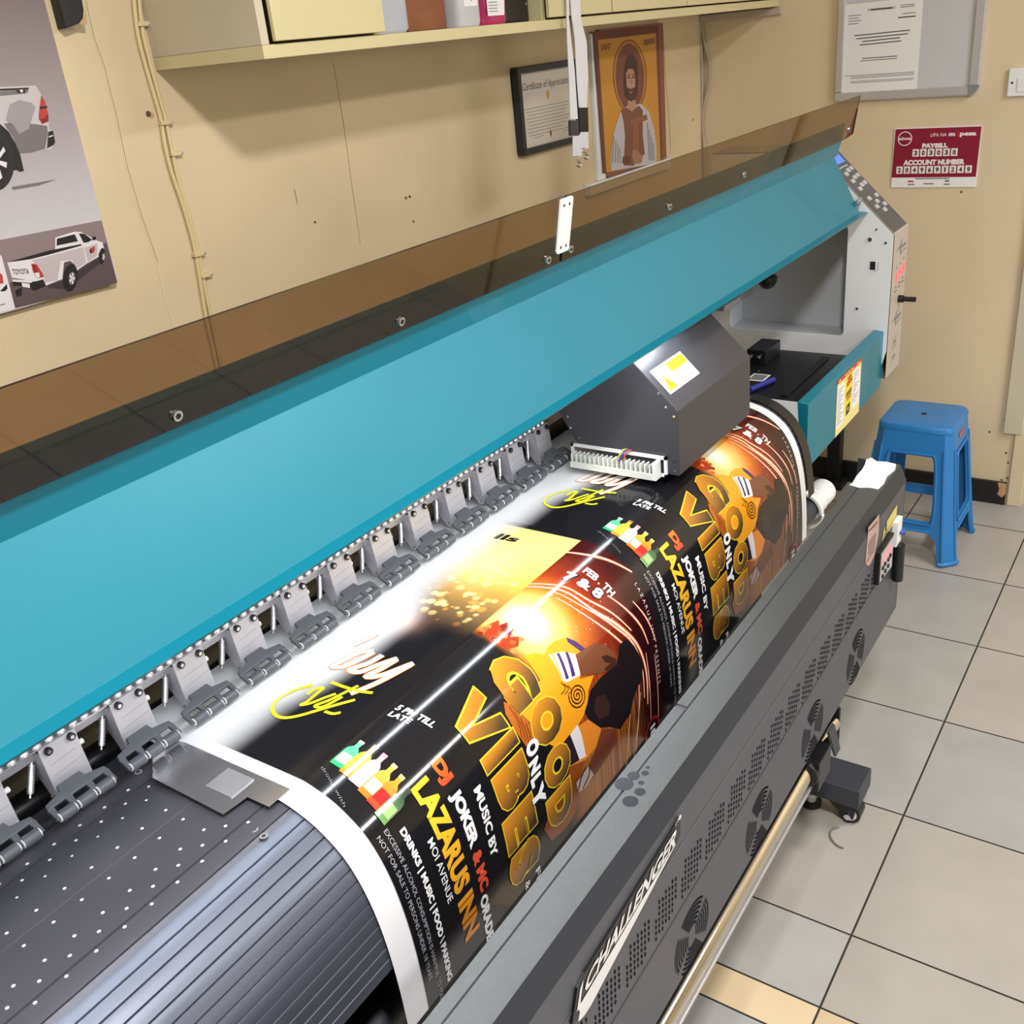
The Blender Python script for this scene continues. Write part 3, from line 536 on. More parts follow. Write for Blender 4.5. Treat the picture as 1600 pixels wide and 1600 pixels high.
class Sheet:
    def __init__(s): s.v = []; s.c = []; s.f = []
    def put(s, V, F, colf, layer, step=.006, both=False, fade=True):
        me = bmesh.new(); vs = [me.verts.new((x, y, 0)) for x, y in V]
        for f in F:
            try: me.faces.new([vs[i] for i in f])
            except ValueError: pass
        xs = [v[0] for v in V]; ys = [v[1] for v in V]
        k = math.floor(min(xs)/step)+1
        while k*step < max(xs):
            bmesh.ops.bisect_plane(me, geom=me.verts[:]+me.edges[:]+me.faces[:], plane_co=(k*step, 0, 0), plane_no=(1, 0, 0)); k += 1
        if both:
            k = math.floor(min(ys)/.006)+1
            while k*.006 < max(ys):
                bmesh.ops.bisect_plane(me, geom=me.verts[:]+me.edges[:]+me.faces[:], plane_co=(0, k*.006, 0), plane_no=(0, 1, 0)); k += 1
        me.verts.index_update(); o = len(s.v)
        for v in me.verts:
            S_, X_ = v.co.x, v.co.y
            s.v.append(tuple(sheet3(np.array(S_), np.array(X_), .0003+.00018*layer)))
            c = np.array(colf(S_, X_) if callable(colf) else colf); t = inkfade(S_) if fade else 1
            s.c.append(tuple(np.array(rgb(246, 247, 250))*(1-t)+c*t))
        s.f += [[o+v.index for v in f.verts] for f in me.faces]; me.free()
    def poly(s, P, col, layer, **k):
        P3 = [Vector((x, y, 0)) for x, y in P]; s.put(P, [tuple(t) for t in tessellate_polygon([P3])], col, layer, **k)
    def stroke(s, P, wd, col, layer, taper=0, n=5):
        P = catmull(P, n) if len(P) > 2 else [np.array(p) for p in P]
        L, R = [], []
        for i, p in enumerate(P):
            d = P[min(i+1, len(P)-1)]-P[max(i-1, 0)]; d = d/(np.linalg.norm(d)+1e-9); q = np.array((-d[1], d[0]))*wd*(1-taper*abs(2*i/(len(P)-1)-1)); L.append(p+q); R.append(p-q)
        V = [tuple(p) for p in L+R]; n_ = len(P); s.put(V, [(i, i+1, n_+i+1, n_+i) for i in range(n_-1)], col, layer, step=.01)
    def text(s, t, p0, p1, h, col, layer, bold=.02, shear=0, both=False):
        V, F, W = glyphs(t, bold); p0, p1 = np.array(p0), np.array(p1); U = p1-p0; n_ = np.array((-U[1], U[0]))/np.linalg.norm(U); T = n_*h+U/np.linalg.norm(U)*shear*h
        s.put([tuple(p0+U*(x/W)+T*y) for x, y in V], F, col, layer, step=.005, both=both)
    def glyphbox(s, t, s0, s1, x0, x1, col, layer, bold, grow=0, both=False):
        V, F, W = glyphs(t, bold); y0 = min(v[1] for v in V); y1 = max(v[1] for v in V)
        s.put([(s0-grow+(s1-s0+2*grow)*x/W, x0-grow+(x1-x0+2*grow)*(y-y0)/(y1-y0)) for x, y in V], F, col, layer, step=.005, both=both)
S = Sheet()
W1, YG = rgb(244, 244, 246), rgb(232, 200, 44)
R5 = lambda *P: [sh(700+x*.2875, 940+y*.2875) for x, y in P]
C5 = lambda *P: [sh(400+x*.25, 800+y*.25) for x, y in P]
PL1 = dict(
 jersey=R5((410, 300), (470, 280), (520, 290), (545, 245), (580, 215), (640, 195), (680, 225), (740, 262), (720, 320), (715, 420), (790, 400), (762, 480), (755, 560), (735, 620), (700, 680), (660, 720), (600, 800), (520, 760), (430, 640), (330, 560), (300, 520), (420, 500), (500, 430)),
 purple=R5((640, 195), (690, 215), (750, 262), (735, 285), (690, 250), (650, 222)),
 stripes=R5((545, 290), (620, 272), (688, 285), (718, 400), (640, 440), (615, 425), (590, 360)),
 p1=R5((588, 282), (602, 279), (655, 415), (640, 425)), p2=R5((634, 274), (650, 276), (690, 400), (672, 412)), p3=R5((560, 288), (568, 286), (622, 424), (615, 425)),
 arm=R5((690, 290), (760, 245), (800, 222), (850, 235), (900, 275), (918, 330), (880, 370), (820, 390), (760, 396), (718, 400)),
 fingers=R5((830, 300), (860, 290), (910, 310), (915, 345), (860, 380), (845, 365), (880, 335), (850, 330)),
 hair=R5((930, 235), (965, 203), (1010, 240), (1057, 330), (1055, 410), (1010, 510), (990, 610), (960, 650), (935, 692), (880, 680), (830, 685), (765, 645), (740, 600), (752, 560), (775, 480), (830, 410), (905, 350), (925, 300)),
 face=R5((800, 520), (850, 505), (880, 560), (870, 620), (820, 640), (790, 590)),
 shorts=R5((700, 680), (760, 640), (832, 690), (802, 790), (745, 860), (660, 895), (620, 880), (655, 740)),
 wpatch=R5((660, 722), (702, 668), (722, 720), (748, 840), (712, 860)), npatch=R5((632, 760), (660, 722), (712, 860), (665, 890), (640, 850)),
 leg=R5((832, 690), (905, 690), (915, 760), (858, 850), (795, 945), (740, 1015), (700, 1050), (690, 980), (760, 895), (805, 790)),
 sock=R5((760, 895), (790, 940), (745, 1010), (705, 1040), (695, 985)),
 arm2=R5((300, 545), (335, 560), (430, 640), (480, 760), (430, 800), (360, 700), (310, 610)),
 low=R5((660, 895), (745, 860), (700, 980), (700, 1060), (690, 1150), (640, 1230), (560, 1300), (520, 1240), (560, 1100), (640, 1000)),
)
def blend(c1, c2, axis, e0, e1):
    c1, c2 = np.array(c1), np.array(c2)
    def f(s_, x):
        t = min(1, max(0, ((s_ if axis == 's' else x)-e0)/(e1-e0))); return c1*(1-t)+c2*t
    return f
def panel(D):
    o = lambda P: [(s_, x+D) for s_, x in P]; B0 = MARG0+D    # local a -> X
    A = lambda *P: [(s_, a+B0) for s_, a in P]
    OR, OR2 = rgb(240, 160, 34), rgb(196, 104, 28)
    # arcs of light
    for P, wd in ((((.245, .690), (.28, .708), (.315, .727), (.36, .748)), .0022), (((.247, .565), (.295, .598), (.345, .612), (.39, .640), (.44, .668)), .0016), (((.247, .555), (.30, .588), (.36, .602), (.41, .636), (.47, .672), (.53, .684), (.60, .676)), .0024),
                  (((.29, .573), (.35, .592), (.41, .628), (.46, .660), (.52, .672), (.58, .666)), .0016), (((.30, .563), (.36, .580), (.42, .615), (.47, .645), (.52, .656)), .0014), (((.36, .655), (.41, .682), (.45, .70), (.49, .708)), .0016),
                  (((.40, .705), (.45, .725), (.50, .735)), .0012), (((.50, .694), (.56, .69), (.64, .684)), .0009), (((.52, .722), (.60, .718), (.67, .712)), .0008), (((.5, .66), (.58, .645), (.67, .62)), .001), (((.55, .62), (.61, .60), (.68, .58)), .0009), (((.56, .655), (.62, .632), (.69, .605)), .0008)):
        S.stroke(A(*P), wd*2.2, rgb(214, 90, 50), 0, taper=.5); S.stroke(A(*P), wd, rgb(255, 232, 205), 1, taper=.5)
    for i in range(40):
        x_, y_ = rng.uniform(.30, .50), rng.uniform(.52, .64); S.poly(A(*[(x_+.0011*math.cos(t), y_+.0011*math.sin(t)) for t in (0, 1.57, 3.14, 4.71)]), rgb(255, 235, 200), 1)
    # dancer crowd silhouettes near the glow
    S.poly(A((.255, .425), (.262, .448), (.27, .436), (.276, .452), (.285, .44), (.292, .447), (.30, .43), (.31, .438), (.32, .42), (.31, .398), (.285, .392), (.265, .40)), rgb(160, 56, 30), 0)
    for k in range(16):
        x_, y_ = .255+.07*rng.random(), .392+.05*rng.random(); S.poly(A((x_, y_), (x_+.008, y_+.003), (x_+.005, y_+.012), (x_-.003, y_+.008)), (rgb(206, 92, 44), rgb(120, 34, 24), rgb(236, 130, 70))[k % 3], 1)
    # player
    for k, col, l in (('jersey', OR, 2), ('purple', rgb(70, 44, 110), 3), ('stripes', rgb(238, 234, 236), 3), ('p1', rgb(70, 46, 110), 4), ('p2', rgb(70, 46, 110), 4), ('p3', rgb(240, 170, 60), 4), ('hair', rgb(30, 22, 26), 2), ('face', rgb(58, 36, 34), 3), ('arm', rgb(120, 72, 48), 4), ('fingers', rgb(70, 38, 30), 5),
                      ('shorts', rgb(226, 136, 44), 3), ('wpatch', rgb(226, 222, 226), 4), ('npatch', rgb(40, 30, 46), 4), ('leg', rgb(116, 60, 40), 3), ('sock', rgb(200, 180, 172), 4), ('arm2', rgb(176, 96, 34), 3), ('low', rgb(140, 72, 26), 3)):
        S.poly(o(PL1[k]), col, l)
    S.stroke(o(R5((745, 900), (720, 960), (705, 1030))), .002, rgb(60, 40, 60), 5); S.stroke(o(R5((770, 890), (760, 950), (730, 1015))), .002, rgb(60, 40, 60), 5)
    sp = [(700+t*2.3*math.cos(t*1.0+1), 510+t*3.4*math.sin(t*1.0+1)) for t in np.arange(1, 21.5, .5)]; S.stroke(o(R5(*sp)), .0013, rgb(70, 30, 22), 5, n=1)
    for k in range(3): S.stroke(o(R5((612+18*k, 440+8*k), (636+16*k, 470+6*k), (612+20*k, 505))), .0009, rgb(96, 44, 26), 5)
    for k in range(4): S.stroke(o(R5((330+30*k, 570+30*k), (380+22*k, 660+26*k), (400+18*k, 740+16*k))), .0009, rgb(110, 54, 22), 4)
    # big gold letters
    gold = lambda x0, x1, s0, s1: (lambda s_, x: (lambda t, q: np.array(rgb(226, 150, 40))*max(0, 1-t)+np.array(rgb(70, 54, 38))*min(1, t))(min(1, max(0, .95*(x-x0-B0)/(x1-x0)*.45+.75*(s_-s0)/(s1-s0)+.02)), 0))
    for t, s0, s1, a0, a1 in (('G', .311, .398, .325, .402), ('O', .405, .476, .340, .420), ('O', .488, .554, .338, .412), ('D', .560, .624, .328, .400), ('V', .317, .404, .219, .303), ('I', .406, .430, .222, .306), ('B', .442, .508, .225, .305), ('E', .516, .576, .219, .298), ('S', .585, .642, .214, .294)):
        b0 = .085 if t != 'I' else .02
        if t == 'V':
            out_ = A((.317, .298), (.345, .299), (.360, .248), (.374, .302), (.404, .304), (.376, .219), (.343, .219)); inn = A((.3205, .2955), (.3425, .2965), (.3595, .238), (.3765, .2995), (.4005, .301), (.3735, .2215), (.3455, .2215))
            S.poly(out_, YG, 6, fade=False); S.poly(inn, gold(a0, a1, s0, s1), 7, both=True)
        else:
            S.glyphbox(t, s0, s1, a0+B0, a1+B0, YG, 6, b0+.03, grow=.0022); S.glyphbox(t, s0, s1, a0+B0, a1+B0, gold(a0, a1, s0, s1), 7, b0-.012, both=True)
    # ONLY
    for i, (t, s0, s1, a0, a1) in enumerate((('O', .443, .467, .312, .345), ('N', .472, .494, .307, .334), ('L', .498, .514, .302, .330), ('Y', .516, .553, .296, .330))):
        S.glyphbox(t, s0+.002, s1+.002, a0+B0-.002, a1+B0-.002, rgb(60, 50, 46), 8, .07); S.glyphbox(t, s0, s1, a0+B0, a1+B0, W1, 9, .065)
    T = lambda t, s0, s1, a0, h, col, bold=.02, shear=0, a1=None, both=False, l=3: S.text(t, (s0, a0+B0), (s1, (a0 if a1 is None else a1)+B0), h, col, l, bold, shear, both)
    T('EXCESSIVE ALCOHOL CONSUMPTION IS HARMFUL TO YOUR HEALTH', .379, .725, .0245, .0075, rgb(170, 168, 176), .0); T('NOT FOR SALE TO PERSONS UNDER 18 YEARS', .379, .622, .0105, .0075, rgb(170, 168, 176), .0)
    T('DRINKS | MUSIC | FOOD \\ PARKING', .394, .660, .0455, .010, W1, .045); T('MOI AVENUE', .435, .542, .0765, .012, rgb(230, 230, 234), .01)
    T('LAZARUS INN', .364, .632, .096, .032, lambda s_, x: blend(rgb(250, 196, 54), rgb(214, 132, 30), 's', .42, .60)(s_, x), .05)
    T('MUSIC BY', .431, .549, .187, .0155, W1, .035, a1=.181); T('JOKER', .409, .503, .146, .0185, W1, .06); T('& MC', .512, .583, .145, .0185, rgb(214, 82, 52), .06); T('ORADE', .590, .678, .140, .0165, W1, .055)
    T('DJ', .356, .394, .147, .019, blend(rgb(244, 120, 40), rgb(236, 70, 40), 's', .35, .395), .07); T('5 PM TILL', .261, .322, .179, .012, W1, .03, .3, a1=.190); T('LATE', .261, .294, .163, .0105, W1, .03, .3, a1=.170)
    T('FEB . TH', .298, .366, .659, .018, W1, .03); T('7 & 8', .281, .356, .616, .024, rgb(30, 26, 40), .10, .1, a1=.631); T('7 & 8', .281, .355, .617, .023, W1, .045, .1, a1=.632, l=4)
    T('L A Z A R U S   I N N   P R E S E N T S', .379, .585, .733, .0085, rgb(200, 196, 200), 0, a1=.722)
    T('FRI', .655, .70, .277, .013, W1, .02); T('& SAT', .655, .72, .247, .013, W1, .02)
    S.poly(A(*[(.668+.030*math.cos(t), .687+.030*math.sin(t)) for t in np.linspace(0, 6.1, 26)]), rgb(150, 26, 30), 3); S.poly(A(*[(.668+.024*math.cos(t), .687+.024*math.sin(t)) for t in np.linspace(0, 6.1, 26)]), rgb(20, 14, 16), 4); T('18', .655, .681, .679, .018, W1, .05, l=5)
    # bottles
    for k, (s0, a0, h, c1, c2) in enumerate(((.268, .046, .056, rgb(90, 190, 140), rgb(40, 150, 100)), (.288, .042, .066, rgb(246, 196, 60), rgb(226, 120, 40)), (.306, .040, .066, rgb(246, 190, 190), rgb(240, 220, 214)), (.326, .036, .068, rgb(236, 170, 70), rgb(200, 110, 40)), (.344, .034, .066, rgb(232, 150, 50), rgb(170, 50, 40)), (.363, .030, .064, rgb(40, 70, 60), rgb(110, 150, 90)))):
        wd = .0105; P = [(-1, 0), (1, 0), (1, .55), (.85, .66), (.36, .76), (.34, .97), (.4, 1.0), (-.4, 1.0), (-.34, .97), (-.36, .76), (-.85, .66), (-1, .55)]
        S.poly(A(*[(s0+wd*x, a0+h*y) for x, y in P]), blend(c1, c2, 'x', a0+B0+h*.8, a0+B0), 3+k); S.poly(A(*[(s0+wd*x, a0+h*y) for x, y in ((-.8, .14), (.8, .14), (.8, .46), (-.8, .46))]), (rgb(236, 230, 214), rgb(240, 206, 60), rgb(250, 236, 236), rgb(238, 226, 200), rgb(190, 40, 40), rgb(150, 180, 120))[k], 4+k)
        S.poly(A(*[(s0+wd*x, a0+h*y) for x, y in ((-.4, .9), (.4, .9), (.4, 1), (-.4, 1))]), (rgb(220, 230, 226), rgb(190, 110, 60), rgb(236, 150, 160), rgb(220, 190, 140), rgb(210, 190, 130), rgb(60, 60, 50))[k], 4+k)
    T('drinks with', .255, .32, .031, .005, rgb(110, 110, 116), 0, a1=.004)
    # script words
    YS = rgb(226, 226, 40)
    for P, wd in ((((360, 1085), (250, 1115), (150, 1165), (105, 1220), (118, 1268), (170, 1290), (260, 1280), (400, 1240), (520, 1205), (620, 1178)), .0030), (((320, 1145), (370, 1112), (420, 1104), (380, 1140), (320, 1190), (280, 1210), (340, 1200), (430, 1165), (500, 1140)), .0028), (((640, 1090), (560, 1130), (460, 1180), (370, 1215), (420, 1222), (540, 1160)), .0028), (((470, 1068), (560, 1100), (650, 1125), (730, 1135)), .0030), (((430, 1250), (480, 1265), (530, 1258)), .0028)):
        S.stroke(o(C5(*P)), wd, YS, 6)
    for P, wd in ((((760, 765), (690, 800), (610, 838)), .004), (((735, 872), (650, 882), (550, 930), (480, 968), (540, 972), (640, 930), (735, 880)), .0048), (((790, 898), (700, 950), (585, 988), (650, 1003), (760, 960), (885, 918)), .0048), (((880, 925), (780, 985), (690, 1030), (780, 1025), (985, 948)), .0048), (((970, 958), (800, 1050), (680, 1105), (590, 1138)), .0046)):
        S.stroke(o(C5(*P)), wd*1.35, rgb(226, 140, 60), 4); S.stroke(o(C5(*P)), wd, W1, 5)
    S.text('lls', (.088, .684+B0), (.137, .686+B0), .021, rgb(40, 36, 34), 3, .035, .2)
panel(0); panel(SPLIT-MARG0)
# base grid
ns, nx = 300, 700
gs = np.linspace(-.07, .665, ns); gx = np.linspace(.630, 2.2165, nx); GS, GX = np.meshgrid(gs, gx, indexing='ij')
XE = GX+0*.01*GS; wob = .0012*np.sin(GX*7)*smooth(GS, .3, .5)
BV = sheet3(GS, XE, 0)+np.stack([0*wob, wob, 0*wob], -1)*0; BC = art(GS, GX)
idx = np.arange(ns*nx).reshape(ns, nx); BF = np.stack([idx[:-1, :-1], idx[1:, :-1], idx[1:, 1:], idx[:-1, 1:]], -1).reshape(-1, 4)
off = ns*nx; me = bpy.data.meshes.new('printed_banner')
me.from_pydata([tuple(v) for v in BV.reshape(-1, 3)]+S.v, [], BF.tolist()+[[off+i for i in f] for f in S.f])
ca = me.color_attributes.new('print', 'FLOAT_COLOR', 'POINT'); cc = np.ones((len(me.vertices), 4), np.float32); cc[:off, :3] = BC.reshape(-1, 3); cc[off:, :3] = np.array(S.c); ca.data.foreach_set('color', cc.ravel())
VIN = bpy.data.materials.new('printed_vinyl'); VIN.use_nodes = True; nt = VIN.node_tree; bs = nt.nodes['Principled BSDF']; at = nt.nodes.new('ShaderNodeAttribute'); at.attribute_name = 'print'
nt.links.new(at.outputs['Color'], bs.inputs['Base Color']); bs.inputs['Roughness'].default_value = .11; bs.inputs['Specular IOR Level'].default_value = .45
tc = nt.nodes.new('ShaderNodeTexCoord'); nn_ = nt.nodes.new('ShaderNodeTexNoise'); nn_.inputs['Scale'].default_value = 900; bp = nt.nodes.new('ShaderNodeBump'); bp.inputs['Strength'].default_value = .012; bp.inputs['Distance'].default_value = .001
nt.links.new(tc.outputs['Object'], nn_.inputs['Vector']); nt.links.new(nn_.outputs['Fac'], bp.inputs['Height']); nt.links.new(bp.outputs[0], bs.inputs['Normal'])
me.materials.append(VIN); bn = bpy.data.objects.new('printed_banner', me); COL.objects.link(bn); me.shade_smooth()
# make decal faces look the same way as the sheet
bm = bmesh.new(); bm.from_mesh(me); bm.normal_update()
fl = [f for f in bm.faces if f.normal.z-f.normal.y < 0]
bmesh.ops.reverse_faces(bm, faces=fl); bm.to_mesh(me); bm.free(); me.shade_smooth()
tag(bn, 'glossy black party banner with gold lettering coming off the printer, two posters side by side', 'banner')

# metal edge guard lying on the platen along the banner's left edge
GUARD = mat('polished_steel_plate', rgb(200, 200, 204), .2, metal=.9, noise=.06, nscale=14)
b = MB(); z = .8935
b.slab([(.577, 1.066, z), (.613, 1.112, z), (.645, 1.112, z), (.650, 1.085, z), (.650, .878, z), (.612, .878, z), (.612, .918, z), (.574, .922, z)], (0, 0, .0008), GUARD)
eg = b.build('media_edge_guard'); b = MB(); b.slab([(.600, .935, .8948), (.640, .935, .8948), (.640, .985, .8948), (.600, .985, .8948)], (0, 0, .0008), ALU); WL[eg.name] = np.zeros(3)
tag(eg, 'thin shiny steel plate holding down the left edge of the banner on the black platen', 'metal plate')
b.build('raised_tab', eg)

# ================================================================== DRYER
DR = thing('banner_dryer', (1.0, .53, 0), 'long charcoal dryer on a caster foot standing in front of the printer', 'dryer')
DX0, DX1, DF = -.6, 2.165, .485
b = MB()
pr = [(.5, .80), (.556, .80), (.556, .43), (.50, .43)]
b.prism_x([(.5, .8), (.545, .8), (.545, .798), (.548, .798), (.548, .8), (.566, .8), (.566, .45), (.485, .43), (DF, .762)], DX0, DX1, CHAR)
body = b.build('housing', DR, bevel=.0012)
b = MB(); b.hexa([(DX0, .4995, .8004), (DX1, .4995, .8004), (DX1, .5455, .8004), (DX0, .5455, .8004), (DX0, .4995, .8016), (DX1, .4995, .8016), (DX1, .5455, .8016), (DX0, .5455, .8016)], TOPM)
b.hexa([(DX0, .5485, .8004), (1.14, .5485, .8004), (1.14, .566, .8004), (DX0, .566, .8004), (DX0, .5485, .8016), (1.14, .5485, .8016), (1.14, .566, .8016), (DX0, .566, .8016)], TOPM)
b.hexa([(1.148, .5485, .8004), (DX1, .5485, .8004), (DX1, .566, .8004), (1.148, .566, .8004), (1.148, .5485, .8016), (DX1, .5485, .8016), (DX1, .566, .8016), (1.148, .566, .8016)], TOPM)
b.build('top_plate', DR)
b = MB(); b.hexa([(DX0, DF-.0006, .764), (DX1, DF-.0006, .764), (DX1, DF+.003, .764), (DX0, DF+.003, .764), (DX0, .4992, .801), (DX1, .4992, .801), (DX1, .503, .801), (DX0, .503, .801)], BEVD); b.build('bevel_trim', DR)
b = MB(); b.slab([(DX1, .50, .8), (DX1, .593, .803), (DX1, .593, .757), (DX1, .575, .45), (DX1, .485, .43), (DX1, .485, .765)], (.006, 0, 0), CHAR2); b.build('end_plate', DR)
b = MB(); yv = DF-.0008
LINE = mat('panel_line_light', rgb(112, 110, 112), .5)
b.add([(DX0, yv, .672), (DX1, yv, .704), (DX1, yv, .706), (DX0, yv, .674)], [(0, 1, 2, 3)], LINE); LD = mat('panel_line_dark', rgb(58, 58, 64), .5); b.add([(DX0, yv, .528), (DX1, yv, .606), (DX1, yv, .609), (DX0, yv, .531)], [(0, 1, 2, 3)], LD)
for k in range(-14, 15):
    cx = 1.016+.0858*k; cz = .618+.010*(cx-.9)
    if cx > 2.0: continue
    for i in range(7):
        for j in range(6):
            u = (i-3)*.0105+(j-2.5)*.0008; v = (j-2.5)*.0105+(.005 if i % 2 else 0)
            if (i, j) in ((0, 5), (6, 0), (0, 4), (6, 1)): continue
            b.poly([(cx+u+.0021*math.cos(t), yv, cz+v+.0042*math.sin(t)) for t in (0, .8, 1.57, 2.3, 3.14, 3.9, 4.71, 5.5)], HOLEK)
b.build('vent_holes', body)
for k in range(-5, 4):     # round fan grilles
    cx = 1.013+.2765*k; cz = .484+.006*(cx-1)
    if cx > 1.9: continue
    b = MB(); c = Vector((cx, yv, cz)); U, V = Vector((1, 0, 0)), Vector((0, 0, 1))
    def arc(r0, r1, a0, a1, m, o=0):
        n = 10; P = circ(c, U, V, r1, n, math.radians(a0), math.radians(a1)); Q = circ(c, U, V, r0, n, math.radians(a0), math.radians(a1)); b.add([p+Vector((0, -o, 0)) for p in P+Q], [(i, i+1, n+i+1, n+i) for i in range(n-1)], m)
    GM = mat('grille_dark', rgb(58, 60, 66), .6)
    for base in (90, 270):
        for i in range(6): arc(.020+.0075*i, .0238+.0075*i, base-42, base+44, HOLEK)
    for base in (0, 180):
        arc(.014, .061, base-38, base+38, GM)
        for i in range(6): arc(.018+.0075*i, .0202+.0075*i, base-36, base+36, HOLEK, .0004)
    b.build('fan_grille', body)
b = MB()   # badge
def bd(u, v, off=.004): p = Vector((.682, DF-off, .688)).lerp(Vector((.968, DF-off, .712)), u); return p+Vector((0.008*v, 0, .034*v))
b.slab([bd(-.03, -.35), bd(.0, .9), bd(.06, 1.05), bd(1.0, 1.1), bd(1.02, .2), bd(.9, -.15)], (0, .0038, 0), BLACKPL)
BDG = b.build('badge', DR)
b = MB(); SIL = mat('badge_silver', rgb(226, 226, 228), .35, metal=.2)
for dz, of, m in ((0, .0052, SIL),):
    b.text('CHALLENGER', bd(.05, .22, of), bd(.95, .30, of), bd(.085, .88, of), m, .03)
b.text('US', bd(.93, 1.15, of), bd(.97, 1.16, of), bd(.935, 1.35, of), SIL, 0); b.poly(circ(bd(.99, 1.18, .0046), (1, 0, 0), (0, 0, 1), .004, 12), SIL)
b.poly([bd(.01, .02, .0046), bd(.03, -.30, .0046), bd(.02, -.62, .0046), bd(.07, -.80, .0046), bd(.13, -.85, .0046), bd(.96, .14, .0046), bd(.96, .20, .0046)], SIL)
b.poly([bd(.0, -.05, .0048), bd(.02, .75, .0048), bd(.045, .9, .0048), bd(.03, .3, .0048), bd(.03, -.05, .0048)], SIL)
b.build('badge_lettering', BDG)
for (name, lab) in (('round_sticker', 'pale peeling pink sticker'), ('yellow_sticker', 'yellow warning sticker')):
    b = MB()
    if name == 'round_sticker':
        STK = mat('faded_pink_sticker', rgb(176, 150, 142), .6, noise=.1, nscale=60)
        pts = [(1352, 880), (1353, 868), (1356, 835), (1357, 824), (1374, 803), (1373, 832), (1370, 851), (1367, 866), (1362, 878), (1357, 885)]
        b.poly([PY(x, y, yv) for x, y in pts], STK); b.poly([PY(x, y, yv-.0004) for x, y in ((1357, 850), (1363, 838), (1369, 832), (1368, 850), (1363, 864), (1357, 868))], mat('sticker_dark', rgb(140, 116, 112), .6)); b.add([PY(x, y, yv-.0006) for x, y in ((1358, 829), (1372, 814), (1372, 816), (1358, 831))], [(0, 1, 2, 3)], INK)
    else:
        b.poly([PY(x, y, yv) for x, y in ((1386, 814), (1402, 788), (1400, 815), (1385, 833))], mat('old_yellow_sticker', rgb(206, 190, 110), .6)); b.poly([PY(x, y, yv) for x, y in ((1378, 847), (1382, 823), (1384, 834))], MATS['old_yellow_sticker'])
    b.build(name, DR)['label'] = lab
b = MB(); b.hexa([(1.945, .474, .612), (2.052, .474, .602), (2.052, DF, .602), (1.945, DF, .612), (1.945, .474, .690), (2.052, .474, .690), (2.052, DF, .690), (1.945, DF, .690)], BLACKPL); b.add([(1.951, .4734, .616), (2.048, .4734, .607), (2.048, .4734, .686), (1.951, .4734, .686)], [(0, 1, 2, 3)], mat('control_face', rgb(176, 176, 178), .5))
CT = b.build('heater_control', DR, bevel=.001)
for x in (1.966, 2.003): b = MB(); b.add([(x, .4728, .655), (x+.026, .4728, .655), (x+.026, .4728, .675), (x, .4728, .675)], [(0, 1, 2, 3)], mat('red_led_lit', rgb(255, 110, 125), emit=1.2)); b.build('led_display', CT)
for (x, z) in ((1.966, .645), (1.981, .648), (2.008, .645), (2.023, .648), (1.968, .624), (1.989, .626), (2.010, .628)):
    b = MB(); b.cyl((x, .4734, z), (x, .470, z), .0048, BLACKPL, 10); b.build('button', CT, smooth=40)
b = MB(); b.box((2.078, .474, .64), (2.118, DF, .70), WHITEP); TB = b.build('terminal_block', DR); b = MB(); b.tube([(2.10, .471, .665), (2.112, .468, .668), (2.12, .470, .655)], .004, mat('blue_lead', rgb(60, 80, 170), .4)); b.build('lead', TB)
b = MB(); b.cyl((2.098, .472, .638), (2.104, .472, .545), .0125, BLACKPL, 14); b.build('power_plug', DR, smooth=40)
# foot, post, take-up bar
b = MB(); b.box((1.852, .46, .068), (1.948, .86, .120), CHAR2); FT = b.build('foot', DR, bevel=.003)
b = MB(); b.box((1.865, .575, .12), (1.935, .66, .46), CHAR2); b.build('post', DR, bevel=.002)
b = MB(); b.slab([(1.765, .490, .30), (1.765, .60, .27), (1.765, .60, .44), (1.765, .53, .445), (1.765, .49, .40)], (.008, 0, 0), BLACKPL)
b.slab([(1.655, .478, .42), (1.69, .478, .42), (1.742, .478, .318), (1.712, .478, .318)], (0, .006, 0), CHAR2); b.box((1.585, .474, .322), (1.66, .60, .392), BLACKPL); b.cyl((1.575, .503, .364), (1.60, .503, .364), .030, BLACKPL, 16); b.box((1.66, .50, .30), (1.765, .56, .335), BLACKPL)
b.build('bar_bracket', DR, bevel=.002)
b = MB(); b.cyl((DX0, .503, .366), (1.62, .503, .366), .0195, CHROME, 24); b.cyl((1.62, .503, .366), (1.76, .503, .366), .0165, CHROME, 20); b.build('take_up_bar', DR, smooth=40)
b = MB(); b.box((DX0, .486, .330), (1.60, .520, .338), ALU); b.build('lower_rail', DR, bevel=.001)
b = MB(); b.slab([(1.86, .47, .067), (1.94, .47, .067), (1.94, .54, .067), (1.86, .54, .067)], (0, 0, .002), BLACKPL)
for x in (1.868, 1.918): b.slab([(x, .47, .066), (x, .545, .066), (x, .50, .022), (x, .475, .02)], (.006, 0, 0), BLACKPL)
CS = b.build('caster', DR)
b = MB(); b.cyl((1.876, .487, .0265), (1.916, .487, .0265), .026, BLACKPL, 24); b.cyl((1.8745, .487, .0265), (1.876, .487, .0265), .018, WHITEP, 20); b.cyl((1.8735, .487, .0265), (1.8745, .487, .0265), .011, BLACKPL, 16); b.build('wheel', CS, smooth=40)
b = MB(); b.cyl((1.862, .487, .0265), (1.8735, .487, .0265), .008, STEEL, 10); b.build('axle_bolt', CS, smooth=40)
b = MB(); b.cyl((1.90, .585, 0), (1.90, .585, .012), .025, BLACKPL, 20); b.cyl((1.90, .585, .012), (1.90, .585, .068), .012, WHITEP, 16); b.cyl((1.90, .585, .03), (1.90, .585, .04), .018, WHITEP, 16); b.build('levelling_foot', DR, smooth=40)
b = MB()
